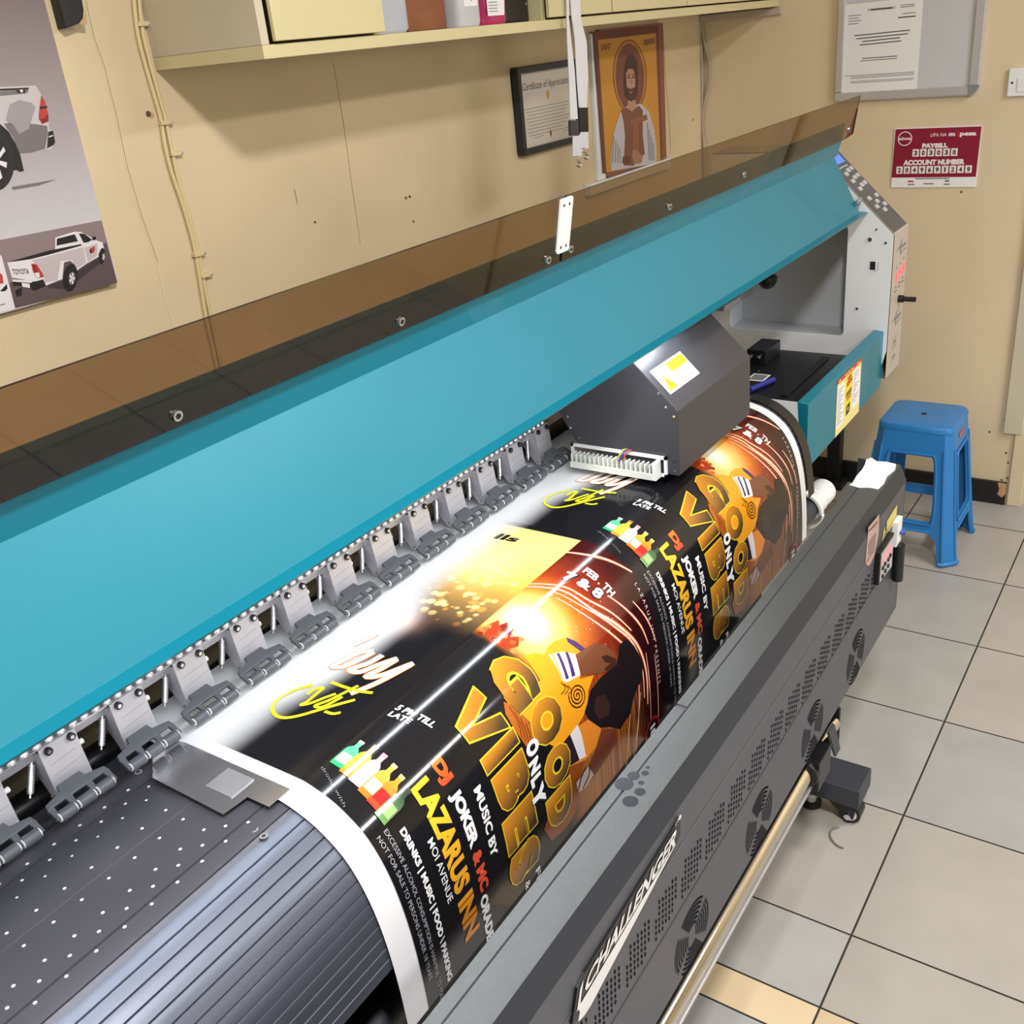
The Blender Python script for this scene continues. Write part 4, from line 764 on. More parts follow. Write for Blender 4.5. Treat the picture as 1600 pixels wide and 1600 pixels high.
for (x, y, r_) in ((985, 1252, 10), (1000, 1237, 7), (975, 1225, 12), (1002, 1223, 4), (1008, 1208, 5), (1012, 1199, 3), (990, 1212, 8)):
    p = PZ(x, y, .8019); b.poly(circ(p, (1, 0, 0), (0, 1, 0), r_*.0011, 16), mat('water_drop', rgb(40, 44, 52), .3))
b.build('water_drops', DR)
# torn paper on the dryer's far end
b = MB(); e = [(2.018, .506), (2.05, .503), (2.09, .507), (2.13, .501), (2.162, .507), (2.168, .53), (2.163, .55), (2.18, .566), (2.165, .574), (2.14, .569), (2.11, .566), (2.07, .567), (2.03, .564), (2.018, .567), (2.012, .545), (2.02, .525)]
b.slab([(x, y, .8024) for x, y in e], (0, 0, .0012), PAPER)
tag(b.build('torn_paper'), 'torn white paper scrap lying on the far end of the dryer top', 'paper')

# ================================================================== STOOL
ST_ = thing('plastic_stool', (3.36, .71, 0), 'blue plastic stool with arched sides standing by the right wall', 'stool')
HS, TH, BH = .475, .118, .168
def side_mesh():
    # one side in local (u: -1..1 half-width fraction, z); arch openings
    ot = [(-1, 0), (-.62, 0)]
    ot = [(-1.0, 0), (-.70, 0), (-.66, .085), (-.50, .112), (.50, .112), (.66, .085), (.70, 0), (1.0, 0), (1.0, .40), (1.0, HS-.004), (-1.0, HS-.004), (-1.0, .40)]
    hole = rr(-.56, .150, .56, .375, .07, 6)
    hole = [(u*(1 if z < .3 else 1.0), z) for u, z in hole]
    return ot, [hole]
def warp(u, z, k, d):   # place side k; d inward offset
    t = z/HS; half = lerp(BH, TH, min(1, t)**.9); c, s_ = math.cos(k*math.pi/2), math.sin(k*math.pi/2)
    c0 = .80
    if abs(u) > c0: q = (abs(u)-c0)/(1-c0); e = math.copysign(1, u); x, y = e*half*lerp(c0, .9, q), -half*lerp(1, .9, q)+d*.7
    else: x, y = u*half, -half+d
    return (3.36+x*c-y*s_, .71+x*s_+y*c, z)
for k in range(4):
    ot, hl = side_mesh(); V, F, m = plateX(0, ot, hl, .002, BLUE)
    me_ = bmesh.new(); vs = [me_.verts.new((v[1], v[2], 0 if v[0] < 0 else 1)) for v in V]
    for f in F:
        try: me_.faces.new([vs[i] for i in f])
        except ValueError: pass
    bmesh.ops.triangulate(me_, faces=me_.faces[:])
    for q in range(1, 9): bmesh.ops.bisect_plane(me_, geom=me_.verts[:]+me_.edges[:]+me_.faces[:], plane_co=(0, q*.05, 0), plane_no=(0, 1, 0))
    for q in (-.8, .8): bmesh.ops.bisect_plane(me_, geom=me_.verts[:]+me_.edges[:]+me_.faces[:], plane_co=(q, 0, 0), plane_no=(1, 0, 0))
    me_.verts.index_update(); b = MB(); b.add([warp(v.co.x, v.co.y, k, v.co.z*.006) for v in me_.verts], [tuple(x.index for x in f.verts) for f in me_.faces], BLUE); me_.free()
    # raised rim round the opening and leg ribs
    ho = hl[0]
    rim = [warp(u*1.10, lerp(.2625, z, 1.07), k, -.0035) for u, z in ho]; b.tube(rim+[rim[0]], .004, BLUE, 6)
    for u in (-.79, .79): b.tube([warp(u, z, k, -.001) for z in (.004, .1, .2, .3, .40)], .0045, BLUE, 6)
    b.tube([warp(u, .115, k, -.001) for u in (-.55, 0, .55)], .0045, BLUE, 6)
    b.build('side', ST_, smooth=35)
    b = MB(); b.tube([warp(.72, .009, k, -.003), warp(.80, .009, k, -.003), warp(1.0, .009, k, -.003), warp(-.80, .009, (k+1) % 4, -.003), warp(-.72, .009, (k+1) % 4, -.003)], .009, BLUE, 8); b.build('foot', ST_, smooth=50)
b = MB(); P = rr(-TH, -TH, TH, TH, .030, 3)
def top(s_, z): return [(3.36+x*s_, .71+y*s_, z) for x, y in P]
rings = [top(1.03, HS-.02), top(1.03, HS-.008), top(1.0, HS-.001), top(.93, HS+.002), top(.4, HS)]; n = len(P)
b.add(sum(rings, []), [(i*n+j, i*n+(j+1) % n, (i+1)*n+(j+1) % n, (i+1)*n+j) for i in range(4) for j in range(n)]+[tuple(range(4*n, 5*n))], BLUE)
b.build('seat', ST_, smooth=40)
b = MB(); b.poly(circ((3.36, .71, HS+.0012), (1, 0, 0), (0, 1, 0), .0095, 18), INK); b.build('seat_hole', ST_)
b = MB()
b.slab([warp(u, z, 0, -.0012) for u, z in ((-.3, .418), (.15, .418), (.15, .435), (-.3, .435))], (0, -.0005, 0), mat('red_tag', rgb(190, 90, 80), .5)); b.build('tag', ST_)['label'] = 'small red maker tag'

# ================================================================== BACK WALL THINGS
# cabinet shelf
CAB = thing('wall_cabinet', (2.5, 1.5, 1.75), 'long cream wall cabinet with open middle bay above the printer', 'cabinet')
ZB, ZT = 1.752, 2.45
b = MB(); b.box((1.327, 1.39, ZB), (XW-.001, YW-.001, ZB+.022), SHELF); b.build('bottom_board', CAB, bevel=.001)
b = MB(); b.box((1.327, 1.391, ZB+.0225), (1.345, YW-.001, ZT), SHELFG); b.build('end_panel', CAB)
b = MB(); b.box((1.327, 1.39, ZT), (XW-.001, YW-.001, ZT+.02), SHELF); b.build('top_board', CAB)
for x0 in (1.628, 2.236): b = MB(); b.box((x0, 1.40, ZB+.0225), (x0+.016, YW-.02, ZT), SHELF); b.build('divider', CAB)
for x0, x1 in ((1.352, 1.642), (2.240, 2.545), (2.552, 3.0), (3.005, 3.40), (3.405, XW-.01)):
    b = MB(); b.box((x0, 1.380, ZB+.026), (x1, 1.3895, ZT-.004), SHELF); b.build('door', CAB, bevel=.0015)
# things in the open bay
def bottle_box(name, x0, x1, y0, y1, h, m, label, cat, r_=.02, neck=None, lab=None):
    t = thing(name, ((x0+x1)/2, (y0+y1)/2, ZB+.0225), label, cat); b = MB(); n = 6; P = rr(x0, y0, x1, y1, r_, n); z = ZB+.0228; cx, cy = (x0+x1)/2, (y0+y1)/2
    ring = lambda s_, zz: [(cx+(x-cx)*s_, cy+(y-cy)*s_, zz) for x, y in P]
    R = [ring(.94, z), ring(1, z+.008), ring(1, z+h*.8), ring(.9, z+h*.88), ring(.4, z+h*.95), ring(.3, z+h)]; k = len(P)
    b.add(sum(R, []), [(i*k+j, i*k+(j+1) % k, (i+1)*k+(j+1) % k, (i+1)*k+j) for i in range(5) for j in range(k)]+[tuple(range(k))[::-1], tuple(range(5*k, 6*k))], m); b.build('body', t, smooth=40)
    b = MB(); b.cyl((cx, cy, z+h*.985), (cx, cy, z+h+.03), min(x1-x0, y1-y0)*.24, WHITEP, 16); b.build('cap', t, smooth=40)
    if lab:
        b = MB(); lab(b); b.build('label', t)
    return t
JER = mat('clear_grey_plastic', rgb(186, 190, 202), .3, noise=.05, nscale=10); PNK = mat('pink_detergent', rgb(178, 42, 98), .2)
def lab1(b):
    b.add([(1.655, 1.4195, ZB+.09), (1.69, 1.4195, ZB+.09), (1.69, 1.4195, ZB+.20), (1.655, 1.4195, ZB+.20)], [(0, 1, 2, 3)], mat('dark_label', rgb(96, 104, 122), .6))
    for k in range(5): b.add([(1.658, 1.419, ZB+.10+.008*k), (1.684, 1.419, ZB+.10+.008*k), (1.684, 1.419, ZB+.102+.008*k), (1.658, 1.419, ZB+.102+.008*k)], [(0, 1, 2, 3)], GINK)
bottle_box('jerrycan', 1.648, 1.778, 1.42, 1.60, .24, JER, 'cloudy clear plastic jerrycan standing at the left of the open cabinet bay', 'jerrycan', .025, lab=lab1)
WOOD = mat('brown_wood', rgb(128, 76, 48), .5, noise=.2, nscale=9)
b = MB(); b.box((1.786, 1.44, ZB+.0228), (1.918, 1.62, ZB+.30), WOOD); wb = b.build('wooden_box', bevel=.002); WL[wb.name] = np.zeros(3); tag(wb, 'brown wooden box between the clear jerrycan and the white bottle', 'box')
def lab2(b):
    b.add([(1.945, 1.4095, ZB+.062), (1.995, 1.4095, ZB+.062), (1.995, 1.4095, ZB+.12), (1.945, 1.4095, ZB+.12)], [(0, 1, 2, 3)], PAPER); b.poly([(1.965, 1.409, ZB+.085), (1.972, 1.409, ZB+.07), (1.979, 1.409, ZB+.085)], mat('leaf_green', rgb(60, 120, 50), .6))
bottle_box('white_bottle', 1.928, 2.012, 1.41, 1.50, .19, mat('translucent_white_plastic', rgb(196, 198, 206), .3), 'translucent white bottle with green leaf label beside the pink bottle', 'bottle', .018, lab=lab2)
def lab3(b):
    b.add([(2.03, 1.4095, ZB+.040), (2.095, 1.4095, ZB+.040), (2.103, 1.4095, ZB+.09), (2.095, 1.4095, ZB+.16), (2.03, 1.4095, ZB+.16)], [(0, 1, 2, 3, 4)], PAPER)
    b.add([(2.038, 1.409, ZB+.078), (2.062, 1.409, ZB+.078), (2.062, 1.409, ZB+.085), (2.038, 1.409, ZB+.085)], [(0, 1, 2, 3)], GINK)
    for k in range(4): b.add([(2.035, 1.409, ZB+.048+.006*k), (2.07, 1.409, ZB+.048+.006*k), (2.07, 1.409, ZB+.0495+.006*k), (2.035, 1.409, ZB+.0495+.006*k)], [(0, 1, 2, 3)], GINK)
bottle_box('soap_bottle', 2.02, 2.122, 1.41, 1.49, .2, PNK, 'pink liquid soap bottle with white label in the open cabinet bay', 'bottle', .03, lab=lab3)
b = MB(); b.box((2.130, 1.43, ZB+.0228), (2.230, 1.60, ZB+.22), BLACKPL); o = b.build('black_case', bevel=.004); WL[o.name] = np.zeros(3); tag(o, 'black case at the right end of the open cabinet bay', 'case')
b = MB(); b.cyl((2.215, 1.43, ZB+.06), (2.215, 1.427, ZB+.06), .003, STEEL, 8); b.build('stud', o)
# vehicle poster
VP = 1.664
b = MB()
GR_ = bpy.data.materials.new('studio_grey_print'); GR_.use_nodes = True; nt = GR_.node_tree; bs = nt.nodes['Principled BSDF']; bs.inputs['Roughness'].default_value = .45
geo = nt.nodes.new('ShaderNodeTexCoord'); sx = nt.nodes.new('ShaderNodeSeparateXYZ'); mr = nt.nodes.new('ShaderNodeMapRange'); cr_ = nt.nodes.new('ShaderNodeValToRGB')
nt.links.new(geo.outputs['Object'], sx.inputs[0]); nt.links.new(sx.outputs['Z'], mr.inputs[0]); mr.inputs[1].default_value = 1.50; mr.inputs[2].default_value = 1.88; nt.links.new(mr.outputs[0], cr_.inputs[0]); nt.links.new(cr_.outputs[0], bs.inputs[0])
cr_.color_ramp.elements[0].color = (*rgb(206, 204, 208), 1); cr_.color_ramp.elements[1].color = (*rgb(122, 108, 108), 1); e_ = cr_.color_ramp.elements.new(.45); e_.color = (*rgb(170, 160, 164), 1)
b.box((.05, VP, 1.4105), (1.1245, YW-.001, 2.30), PAPER); b.add([(.05, VP-.0004, 1.4105), (1.1245, VP-.0004, 1.4105), (1.1245, VP-.0004, 2.30), (.05, VP-.0004, 2.30)], [(0, 1, 2, 3)], GR_)
def vp(P, m, l): b.poly([PY(x, y, VP-.0005-.0002*l) for x, y in P], m)
CAr = lambda *P: [(x*.15, y*.15) for x, y in P]
CBr = lambda *P: [(x*.125, 320+y*.125) for x, y in P]
def ell(cx, cy, rx, ry, n=24, rot=0): return [(cx+rx*math.cos(t)*math.cos(rot)-ry*math.sin(t)*math.sin(rot), cy+rx*math.cos(t)*math.sin(rot)+ry*math.sin(t)*math.cos(rot)) for t in np.linspace(0, 2*math.pi, n, endpoint=False)]
SILV = mat('truck_silver_print', rgb(196, 190, 192), .45); SILD = mat('truck_shadow_print', rgb(118, 112, 116), .45); DKP = mat('truck_dark_print', rgb(26, 24, 28), .5); RLP = mat('truck_lamp_print', rgb(186, 58, 54), .45); WHP = mat('truck_white_print', rgb(228, 222, 226), .45); MVP = mat('mauve_backdrop_print', rgb(140, 122, 124), .5); MVF = mat('mauve_floor_print', rgb(92, 76, 80), .5); LWP = mat('truck_pinkgrey_print', rgb(196, 182, 186), .45)
vp([(-150, 136)]+CAr((0, 905), (370, 890), (425, 975), (480, 1100), (505, 1240), (512, 1350), (560, 1370), (575, 1480), (530, 1560), (470, 1555), (330, 1590), (200, 1600))+[(10, 250), (-150, 250)], SILV, 0)
vp(CAr((40, 1290), (200, 1250), (330, 1290), (420, 1300), (490, 1310), (500, 1390), (470, 1550), (330, 1590), (200, 1600), (140, 1440)), SILD, 1); vp(CAr((100, 1090), (200, 1040), (330, 1070), (370, 1120), (300, 1340), (200, 1400), (140, 1300), (60, 1250)), mat('truck_mid_print', rgb(158, 150, 156), .45), 2)
vp(CAr((0, 950), (290, 930), (300, 950), (270, 975), (0, 1000)), SILD, 1); vp(CAr((0, 925), (300, 912), (300, 930), (0, 945)), DKP, 2); vp(CAr((170, 940), (260, 932), (265, 962), (190, 970)), DKP, 3); vp(CAr((205, 935), (240, 932), (238, 958), (215, 962)), WHP, 4)
vp(CAr((430, 990), (470, 1060), (505, 1200), (505, 1265), (440, 1290), (405, 1240), (405, 1180), (415, 1100)), RLP, 3); vp(CAr((418, 1110), (490, 1105), (494, 1125), (414, 1140)), DKP, 4); vp(CAr((408, 1200), (505, 1195), (505, 1265), (440, 1290)), mat('truck_lamp_dark', rgb(130, 30, 32), .45), 4); vp(CAr((415, 1190), (480, 1185), (470, 1230), (415, 1240)), RLP, 5)
vp(CAr((505, 1370), (555, 1362), (575, 1480), (560, 1510), (490, 1545), (500, 1420)), DKP, 2); vp(CAr((505, 1420), (555, 1405), (556, 1415), (512, 1432)), WHP, 3)
vp([(-60, 192)]+CAr((0, 1290), (90, 1370), (160, 1490), (210, 1610), (250, 1780), (210, 1790), (170, 1770))+[(-60, 280)], DKP, 3)
vp(ell(-6, 252, 29, 46, 30), mat('tyre_print', rgb(34, 32, 36), .5), 4); vp(ell(-6, 252, 19, 34, 30), DKP, 5)
for k in range(7): t = k*2*math.pi/7+.2; vp([(-6+3*math.cos(t-.6), 252+5*math.sin(t-.6)), (-6+17*math.cos(t-.14), 252+31*math.sin(t-.14)), (-6+17*math.cos(t+.14), 252+31*math.sin(t+.14)), (-6+3*math.cos(t+.6), 252+5*math.sin(t+.6))], WHP, 6)
vp([(18, 292), (60, 285), (90, 280), (60, 290), (20, 297)], SILD, 1)
vp([(-180, 412)]+CBr((0, 440), (1270, 192), (1468, 975), (190, 1295), (20, 640), (0, 620))+[(-180, 440)], MVP, 0)
vp(CBr((120, 980), (560, 840), (1330, 470), (1468, 975), (190, 1295)), MVF, 1); vp([(-180, 450)]+CBr((0, 640), (20, 640), (190, 1295), (0, 1345))+[(-180, 530)], WHP, 1)
vp(CBr((0, 850), (30, 880), (45, 975), (0, 990)), RLP, 3); vp(CBr((0, 1080), (20, 1060), (85, 990), (95, 1050), (60, 1080)), DKP, 3); vp(CBr((0, 1250), (60, 1230), (60, 1245), (0, 1262)), SILD, 3)
vp(CBr((600, 1010), (760, 960), (960, 840), (1230, 660), (1240, 740), (960, 960), (880, 1060), (600, 1040)), mat('truck_ground_shadow', rgb(60, 50, 54), .5), 2)
vp(CBr((90, 720), (375, 680), (690, 560), (690, 410), (720, 400), (930, 335), (1010, 340), (1090, 380), (1160, 420), (1220, 450), (1280, 470), (1305, 560), (1300, 640), (1230, 600), (1235, 650), (1090, 730), (960, 820), (945, 760), (880, 700), (800, 720), (780, 930), (720, 950), (575, 1010), (540, 930), (440, 960), (150, 910)), WHP, 3)
vp(CBr((400, 690), (620, 640), (1040, 530), (1080, 720), (960, 800), (900, 690), (760, 700), (720, 940), (560, 980), (545, 880)), LWP, 4); vp(CBr((1050, 540), (1220, 480), (1215, 640), (1100, 710)), LWP, 4)
vp(CBr((90, 720), (600, 575), (1015, 490), (1020, 508), (620, 620), (380, 680)), DKP, 5); vp(CBr((712, 425), (935, 368), (975, 455), (708, 510)), DKP, 5); vp(CBr((985, 355), (1060, 365), (1150, 435), (1110, 465), (1045, 475)), DKP, 5); vp(CBr((1155, 400), (1195, 395), (1205, 435), (1150, 445)), DKP, 6)
vp(CBr((390, 735), (460, 745), (545, 880), (545, 905), (460, 918), (410, 830)), RLP, 5); vp(CBr((430, 850), (490, 845), (500, 905), (458, 915)), WHP, 6); vp(CBr((405, 740), (440, 740), (470, 840), (430, 850)), mat('truck_lamp_dark2', rgb(140, 34, 34), .5), 6)
vp(CBr((150, 940), (430, 960), (540, 935), (575, 1010), (430, 1075), (380, 1040), (260, 1010), (170, 1010)), DKP, 5); vp(CBr((150, 935), (430, 945), (390, 975), (160, 960)), WHP, 6); vp(CBr((270, 975), (370, 985), (375, 1040), (280, 1025)), WHP, 6); vp(CBr((190, 1075), (270, 1030), (275, 1130), (215, 1155)), DKP, 4)
for cx, cy, rx, ry in ((880, 910, 82, 165), (1275, 640, 36, 96)):
    vp(CBr(*ell(cx, cy, rx*1.1, ry*1.05, 24, .1)), DKP, 6); vp(CBr(*ell(cx+20, cy+10, rx*.5, ry*.5, 20, .1)), SILD, 7)
    for k in range(5): t = k*2*math.pi/5; vp(CBr((cx+20+rx*.08*math.cos(t-1), cy+10+ry*.08*math.sin(t-1)), (cx+20+rx*.45*math.cos(t-.25), cy+10+ry*.45*math.sin(t-.25)), (cx+20+rx*.45*math.cos(t+.25), cy+10+ry*.45*math.sin(t+.25)), (cx+20+rx*.08*math.cos(t+1), cy+10+ry*.08*math.sin(t+1))), WHP, 8)
vp(CBr((1130, 545), (1190, 515), (1180, 590), (1140, 610)), RLP, 6); vp(CBr((1120, 560), (1140, 545), (1145, 610), (1125, 600)), DKP, 7)
p0, p1, p2 = [Vector(PY(x*.125, 320+y*.125, VP-.0024)) for x, y in ((165, 868), (368, 862), (150, 800))]; b.text('TOYOTA', p0, p1, p2, DKP, .0)
o = b.build('vehicle_poster'); tag(o, 'large poster board of silver and white pickup trucks on the back wall', 'poster')
# black fitting by poster
b = MB(); b.slab([(1.146, 1.655, 1.83), (1.180, 1.655, 1.838), (1.188, 1.655, 1.856), (1.196, 1.655, 1.95), (1.146, 1.655, 1.95)], (0, .024, 0), BLACKP); o = b.build('wall_fitting'); WL[o.name] = np.zeros(3)
tag(o, 'black board with torn pale corner on the wall right of the truck poster', 'board')
b = MB(); b.poly([(1.172, 1.6545, 1.836), (1.188, 1.6545, 1.834), (1.191, 1.6545, 1.858), (1.186, 1.6545, 1.848), (1.180, 1.6545, 1.842)], CHIP); b.build('torn_corner', o)
# two clipped cables on the left
CBL = mat('cream_cable', rgb(216, 198, 150), .5)
for nm, pts, lab in (('wall_cable', ((205, -60), (213, 40), (226, 98), (244, 160), (252, 190), (257, 225), (268, 270), (285, 320), (302, 380), (311, 430), (322, 497), (340, 580), (360, 690)), 'left one of two cream cables clipped down the back wall'),
                     ('wall_cable', ((213, -60), (221, 40), (234, 98), (251, 160), (259, 190), (268, 235), (278, 280), (293, 330), (309, 390), (316, 430), (329, 495), (347, 580), (367, 690)), 'right one of two cream cables clipped down the back wall')):
    b = MB(); b.tube(catmull([PY(x, y, YW-.005) for x, y in pts], 4), .0042, CBL, 8); tag(b.build(nm, smooth=60), lab, 'cable', 'cream wall cables')
for (x, y), lab in (((219, 38), 'highest cream clip over the pair of wall cables'), ((255, 192), 'cream cable clip level with the plug hole in the wall'), ((271, 240), 'cream cable clip just below the one beside the hole'), ((307, 397), 'upper of the two low cable clips above the printer shield'), ((318, 430), 'lowest cream cable clip above the printer shield')):
    c = PY(x, y, YW); b = MB(); b.box((c[0]-.013, YW-.012, c[2]-.004), (c[0]+.013, YW, c[2]+.004), CBL); b.cyl((c[0]+.011, YW-.014, c[2]), (c[0]+.011, YW-.01, c[2]), .003, ALU, 8); tag(b.build('cable_clip', bevel=.002), lab, 'cable clip', 'clips on the wall cables')
# certificate
CE = thing('certificate_frame', (2.66, 1.67, 1.44), 'black framed certificate hanging on the back wall under the cabinet', 'picture frame')
x0, x1, z0, z1 = 2.500, 2.835, 1.438, 1.668; b = MB(); t = .017
for (a, c) in (((x0, z0), (x1, z0+t)), ((x0, z1-t), (x1, z1)), ((x0, z0+t), (x0+t, z1-t)), ((x1-t, z0+t), (x1, z1-t))): b.box((a[0], 1.655, a[1]), (c[0], YW-.001, c[1]), mat('black_frame', rgb(34, 38, 48), .35))
b.build('frame', CE, bevel=.002); b = MB(); b.box((x0+t, 1.668, z0+t), (x1-t, 1.672, z1-t), mat('certificate_paper', rgb(206, 196, 184), .5)); yy = 1.6675
b.text('Certificate of Appreciation', (x0+.035, yy, z1-.062), (x1-.04, yy, z1-.062), (x0+.04, yy, z1-.042), GINK, .01)
for k in range(9): b.add([(x0+.04+.006*(k % 3), yy, z1-.112-.009*k), (x1-.05-.012*(k % 4), yy, z1-.112-.009*k), (x1-.05-.012*(k % 4), yy, z1-.1105-.009*k), (x0+.04+.006*(k % 3), yy, z1-.1105-.009*k)], [(0, 1, 2, 3)], GINK)
b.poly([((x0+x1)/2+dx, yy-.0005, z1-.083+dz) for dx, dz in ((0, -.014), (.008, 0), (0, .013), (-.008, 0))], mat('crest_gold', rgb(206, 150, 60), .5)); b.poly([((x0+x1)/2+dx, yy-.0005, z0+.042+dz) for dx, dz in ((0, -.012), (.005, 0), (0, .012), (-.005, 0))], mat('crest_brown', rgb(120, 86, 60), .5))
for dx in (-.09, .07): b.add([((x0+x1)/2+dx, yy, z0+.038), ((x0+x1)/2+dx+.05, yy, z0+.04), ((x0+x1)/2+dx+.05, yy, z0+.0415), ((x0+x1)/2+dx, yy, z0+.0395)], [(0, 1, 2, 3)], GINK)
b.build('certificate', CE)
# icon
IC = thing('saint_icon', (3.2, 1.66, 1.28), 'icon picture of a bearded saint with brown halo on the back wall', 'picture')
iy = 1.665
b = MB(); b.box((2.985, iy, 1.305), (3.425, YW-.001, 1.738), mat('icon_edge', rgb(140, 90, 74), .5)); b.build('board', IC)
b = MB()
Cr = lambda *P: [(760+x*.2125, y*.2125) for x, y in P]
def ip(P, m, l): b.poly([PY(x, y, iy-.0006-.0002*l) for x, y in P], m)
I = lambda n, c: mat('icon_'+n, rgb(*c), .5)
ip(Cr((785, 235), (1262, 185), (1296, 1195), (858, 1275)), I('brown', (112, 62, 52)), 0); ip(Cr((815, 290), (1250, 238), (1288, 1196), (878, 1270)), I('edge', (226, 190, 140)), 1); ip(Cr((822, 296), (1243, 246), (1280, 1196), (884, 1268)), I('gold', (206, 146, 60)), 2)
ip(Cr(*ell(1055, 560, 125, 270, 40, -.03)), I('line', (110, 70, 44)), 3); ip(Cr(*ell(1055, 560, 119, 262, 40, -.03)), I('gold2', (190, 124, 56)), 4); ip(Cr(*ell(1055, 565, 104, 245, 40, -.03)), I('halo', (128, 78, 66)), 5)
ip(Cr((1010, 560), (1015, 470), (1040, 410), (1080, 400), (1110, 450), (1115, 580), (1112, 680), (1090, 740), (1050, 750), (1015, 700), (1005, 620)), I('hair', (72, 52, 46)), 6)
ip(Cr((1026, 540), (1045, 505), (1080, 510), (1094, 560), (1094, 650), (1075, 690), (1050, 690), (1032, 640)), I('skin', (186, 144, 120)), 7); ip(Cr((1034, 640), (1060, 655), (1094, 640), (1094, 700), (1070, 748), (1042, 735)), I('beard', (84, 60, 50)), 8); ip(Cr((1050, 675), (1078, 672), (1066, 690)), I('lips', (170, 110, 96)), 9)
ip(Cr((1036, 568), (1056, 564), (1056, 573), (1036, 577)), I('eye', (60, 44, 40)), 9); ip(Cr((1072, 564), (1090, 566), (1090, 575), (1072, 573)), I('eye', (60, 44, 40)), 9); ip(Cr((1062, 570), (1070, 570), (1074, 620), (1058, 622)), I('nose', (166, 124, 102)), 8); ip(Cr((1034, 552), (1058, 546), (1058, 552), (1034, 560)), I('eye', (60, 44, 40)), 9); ip(Cr((1070, 546), (1092, 552), (1092, 559), (1070, 552)), I('eye', (60, 44, 40)), 9)
ip(Cr((1040, 740), (1095, 735), (1105, 800), (1070, 820), (1040, 800)), I('skin', (186, 144, 120)), 7)
ip(Cr((985, 830), (1040, 775), (1140, 765), (1195, 820), (1235, 950), (1252, 1100), (1250, 1200), (918, 1258), (915, 1180), (935, 980)), I('robe', (196, 192, 200)), 6)
ip(Cr((990, 810), (1030, 790), (1070, 820), (1120, 775), (1150, 810), (1150, 1000), (1165, 1130), (1080, 1220), (1010, 1215), (1020, 1000), (1010, 900)), I('tunic', (130, 84, 66)), 8)
ip(Cr((1058, 885), (1178, 840), (1186, 880), (1118, 905), (1122, 1120), (1080, 1130), (1076, 920), (1062, 920)), I('cross', (150, 96, 70)), 9); ip(Cr((1075, 1100), (1110, 1105), (1150, 1150), (1140, 1200), (1085, 1205), (1070, 1150)), I('hand', (170, 122, 98)), 10)
for k in range(4): ip(Cr((935+14*k, 1000+30*k), (941+14*k, 1000+30*k), (930+20*k, 1200), (924+20*k, 1200)), I('fold', (130, 126, 140)), 7); ip(Cr((1180+14*k, 900+50*k), (1186+14*k, 900+50*k), (1200+12*k, 1180), (1194+12*k, 1180)), I('fold', (130, 126, 140)), 7)
ip(Cr((1005, 1150), (1050, 1145), (1062, 1195), (1030, 1215), (1000, 1195)), I('cup', (110, 66, 56)), 11)
for k in range(6): ip(Cr((1158+14*k, 335-3*k), (1168+14*k, 333-3*k), (1168+14*k, 292-3*k), (1158+14*k, 294-3*k)), I('letters', (120, 72, 46)), 3)
for tx, q in (('SAINT', ((842, 372), (918, 362), (840, 322))),):
    p0, p1, p2 = [Vector(PY(*Cr(c)[0], iy-.0016)) for c in q]; b.text(tx, p0, p1, p2, I('letters', (120, 72, 46)), .01)
b.build('painting', IC)
# white strip/ledge under and beside the icon
b = MB(); b.box((2.86, 1.655, 1.268), (3.44, YW-.001, 1.302), WHITEP); tag(b.build('ledge', bevel=.002), 'white ledge that the saint icon stands on just above the printer shield', 'ledge')
b = MB(); b.box((2.935, 1.668, 1.303), (2.983, YW-.001, 1.73), WHITEP); tag(b.build('white_board_strip'), 'narrow white board strip standing against the left edge of the saint icon', 'board')
# lanyards hanging in front of the cabinet
STRAP = mat('white_strap', rgb(226, 226, 232), .6, noise=.03, nscale=40)
def lanyard(pl, pr, buck, loop, label, Y, col):
    t = thing('lanyard', tuple(PY(*buck[0], Y)), label, 'lanyard', 'white lanyards'); 
    def ribbon(L, R, m, dy=0):
        b = MB(); n = len(L); A = [PY(x, y, Y+dy) for x, y in L]+[PY(x, y, Y+dy) for x, y in R]; A2 = [p+np.array((0, .0015, 0)) for p in A]
        b.add(A+A2, [(i, i+1, n+i+1, n+i) for i in range(n-1)]+[(2*n+i, 2*n+n+i, 2*n+n+i+1, 2*n+i+1) for i in range(n-1)], m); return b
    ribbon(pl, pr, STRAP).build('strap', t)
    b = MB(); (x0, y0), (x1, y1) = buck; q = [PY(x0, y0, Y-.003), PY(x1, y0, Y-.003), PY(x1+1, y1, Y-.003), PY(x0+1, y1, Y-.003)]; b.slab(q, (0, .009, 0), col); b.build('buckle', t, bevel=.001)
    (x0, y0), (x1, y1) = loop; ribbon([(x0, y0), (x0, y1)], [(x1, y0), (x1+1, y1)], STRAP, -.001).build('loop', t)
    xm = (x0+x1)/2; b = MB(); b.tube(catmull([PY(xm+dx, y1+dy, Y) for dx, dy in ((0, -2), (-3, 4), (3, 8), (-1, 13), (4, 17), (6, 12), (3, 9))], 4), .0016, STEEL, 6); b.build('hook', t, smooth=60)
lanyard([(884, -40), (886, 60), (889, 120), (891, 186)], [(889, -40), (889, 30), (898, 110), (903, 186)], ((892, 188), (904, 212)), ((895, 210), (908, 244)), 'left white lanyard with dark grey buckle hanging from the cabinet', 1.372, mat('grey_buckle', rgb(62, 64, 68), .4))
lanyard([(888, -40), (893, 25), (898, 60), (901, 120), (905, 170)], [(905, -40), (908, 30), (917, 66), (919, 120), (917, 170)], ((905, 168), (919, 206)), ((907, 204), (919, 232)), 'right white lanyard with black buckle hanging in front of the icon', 1.376, BLACKPL)
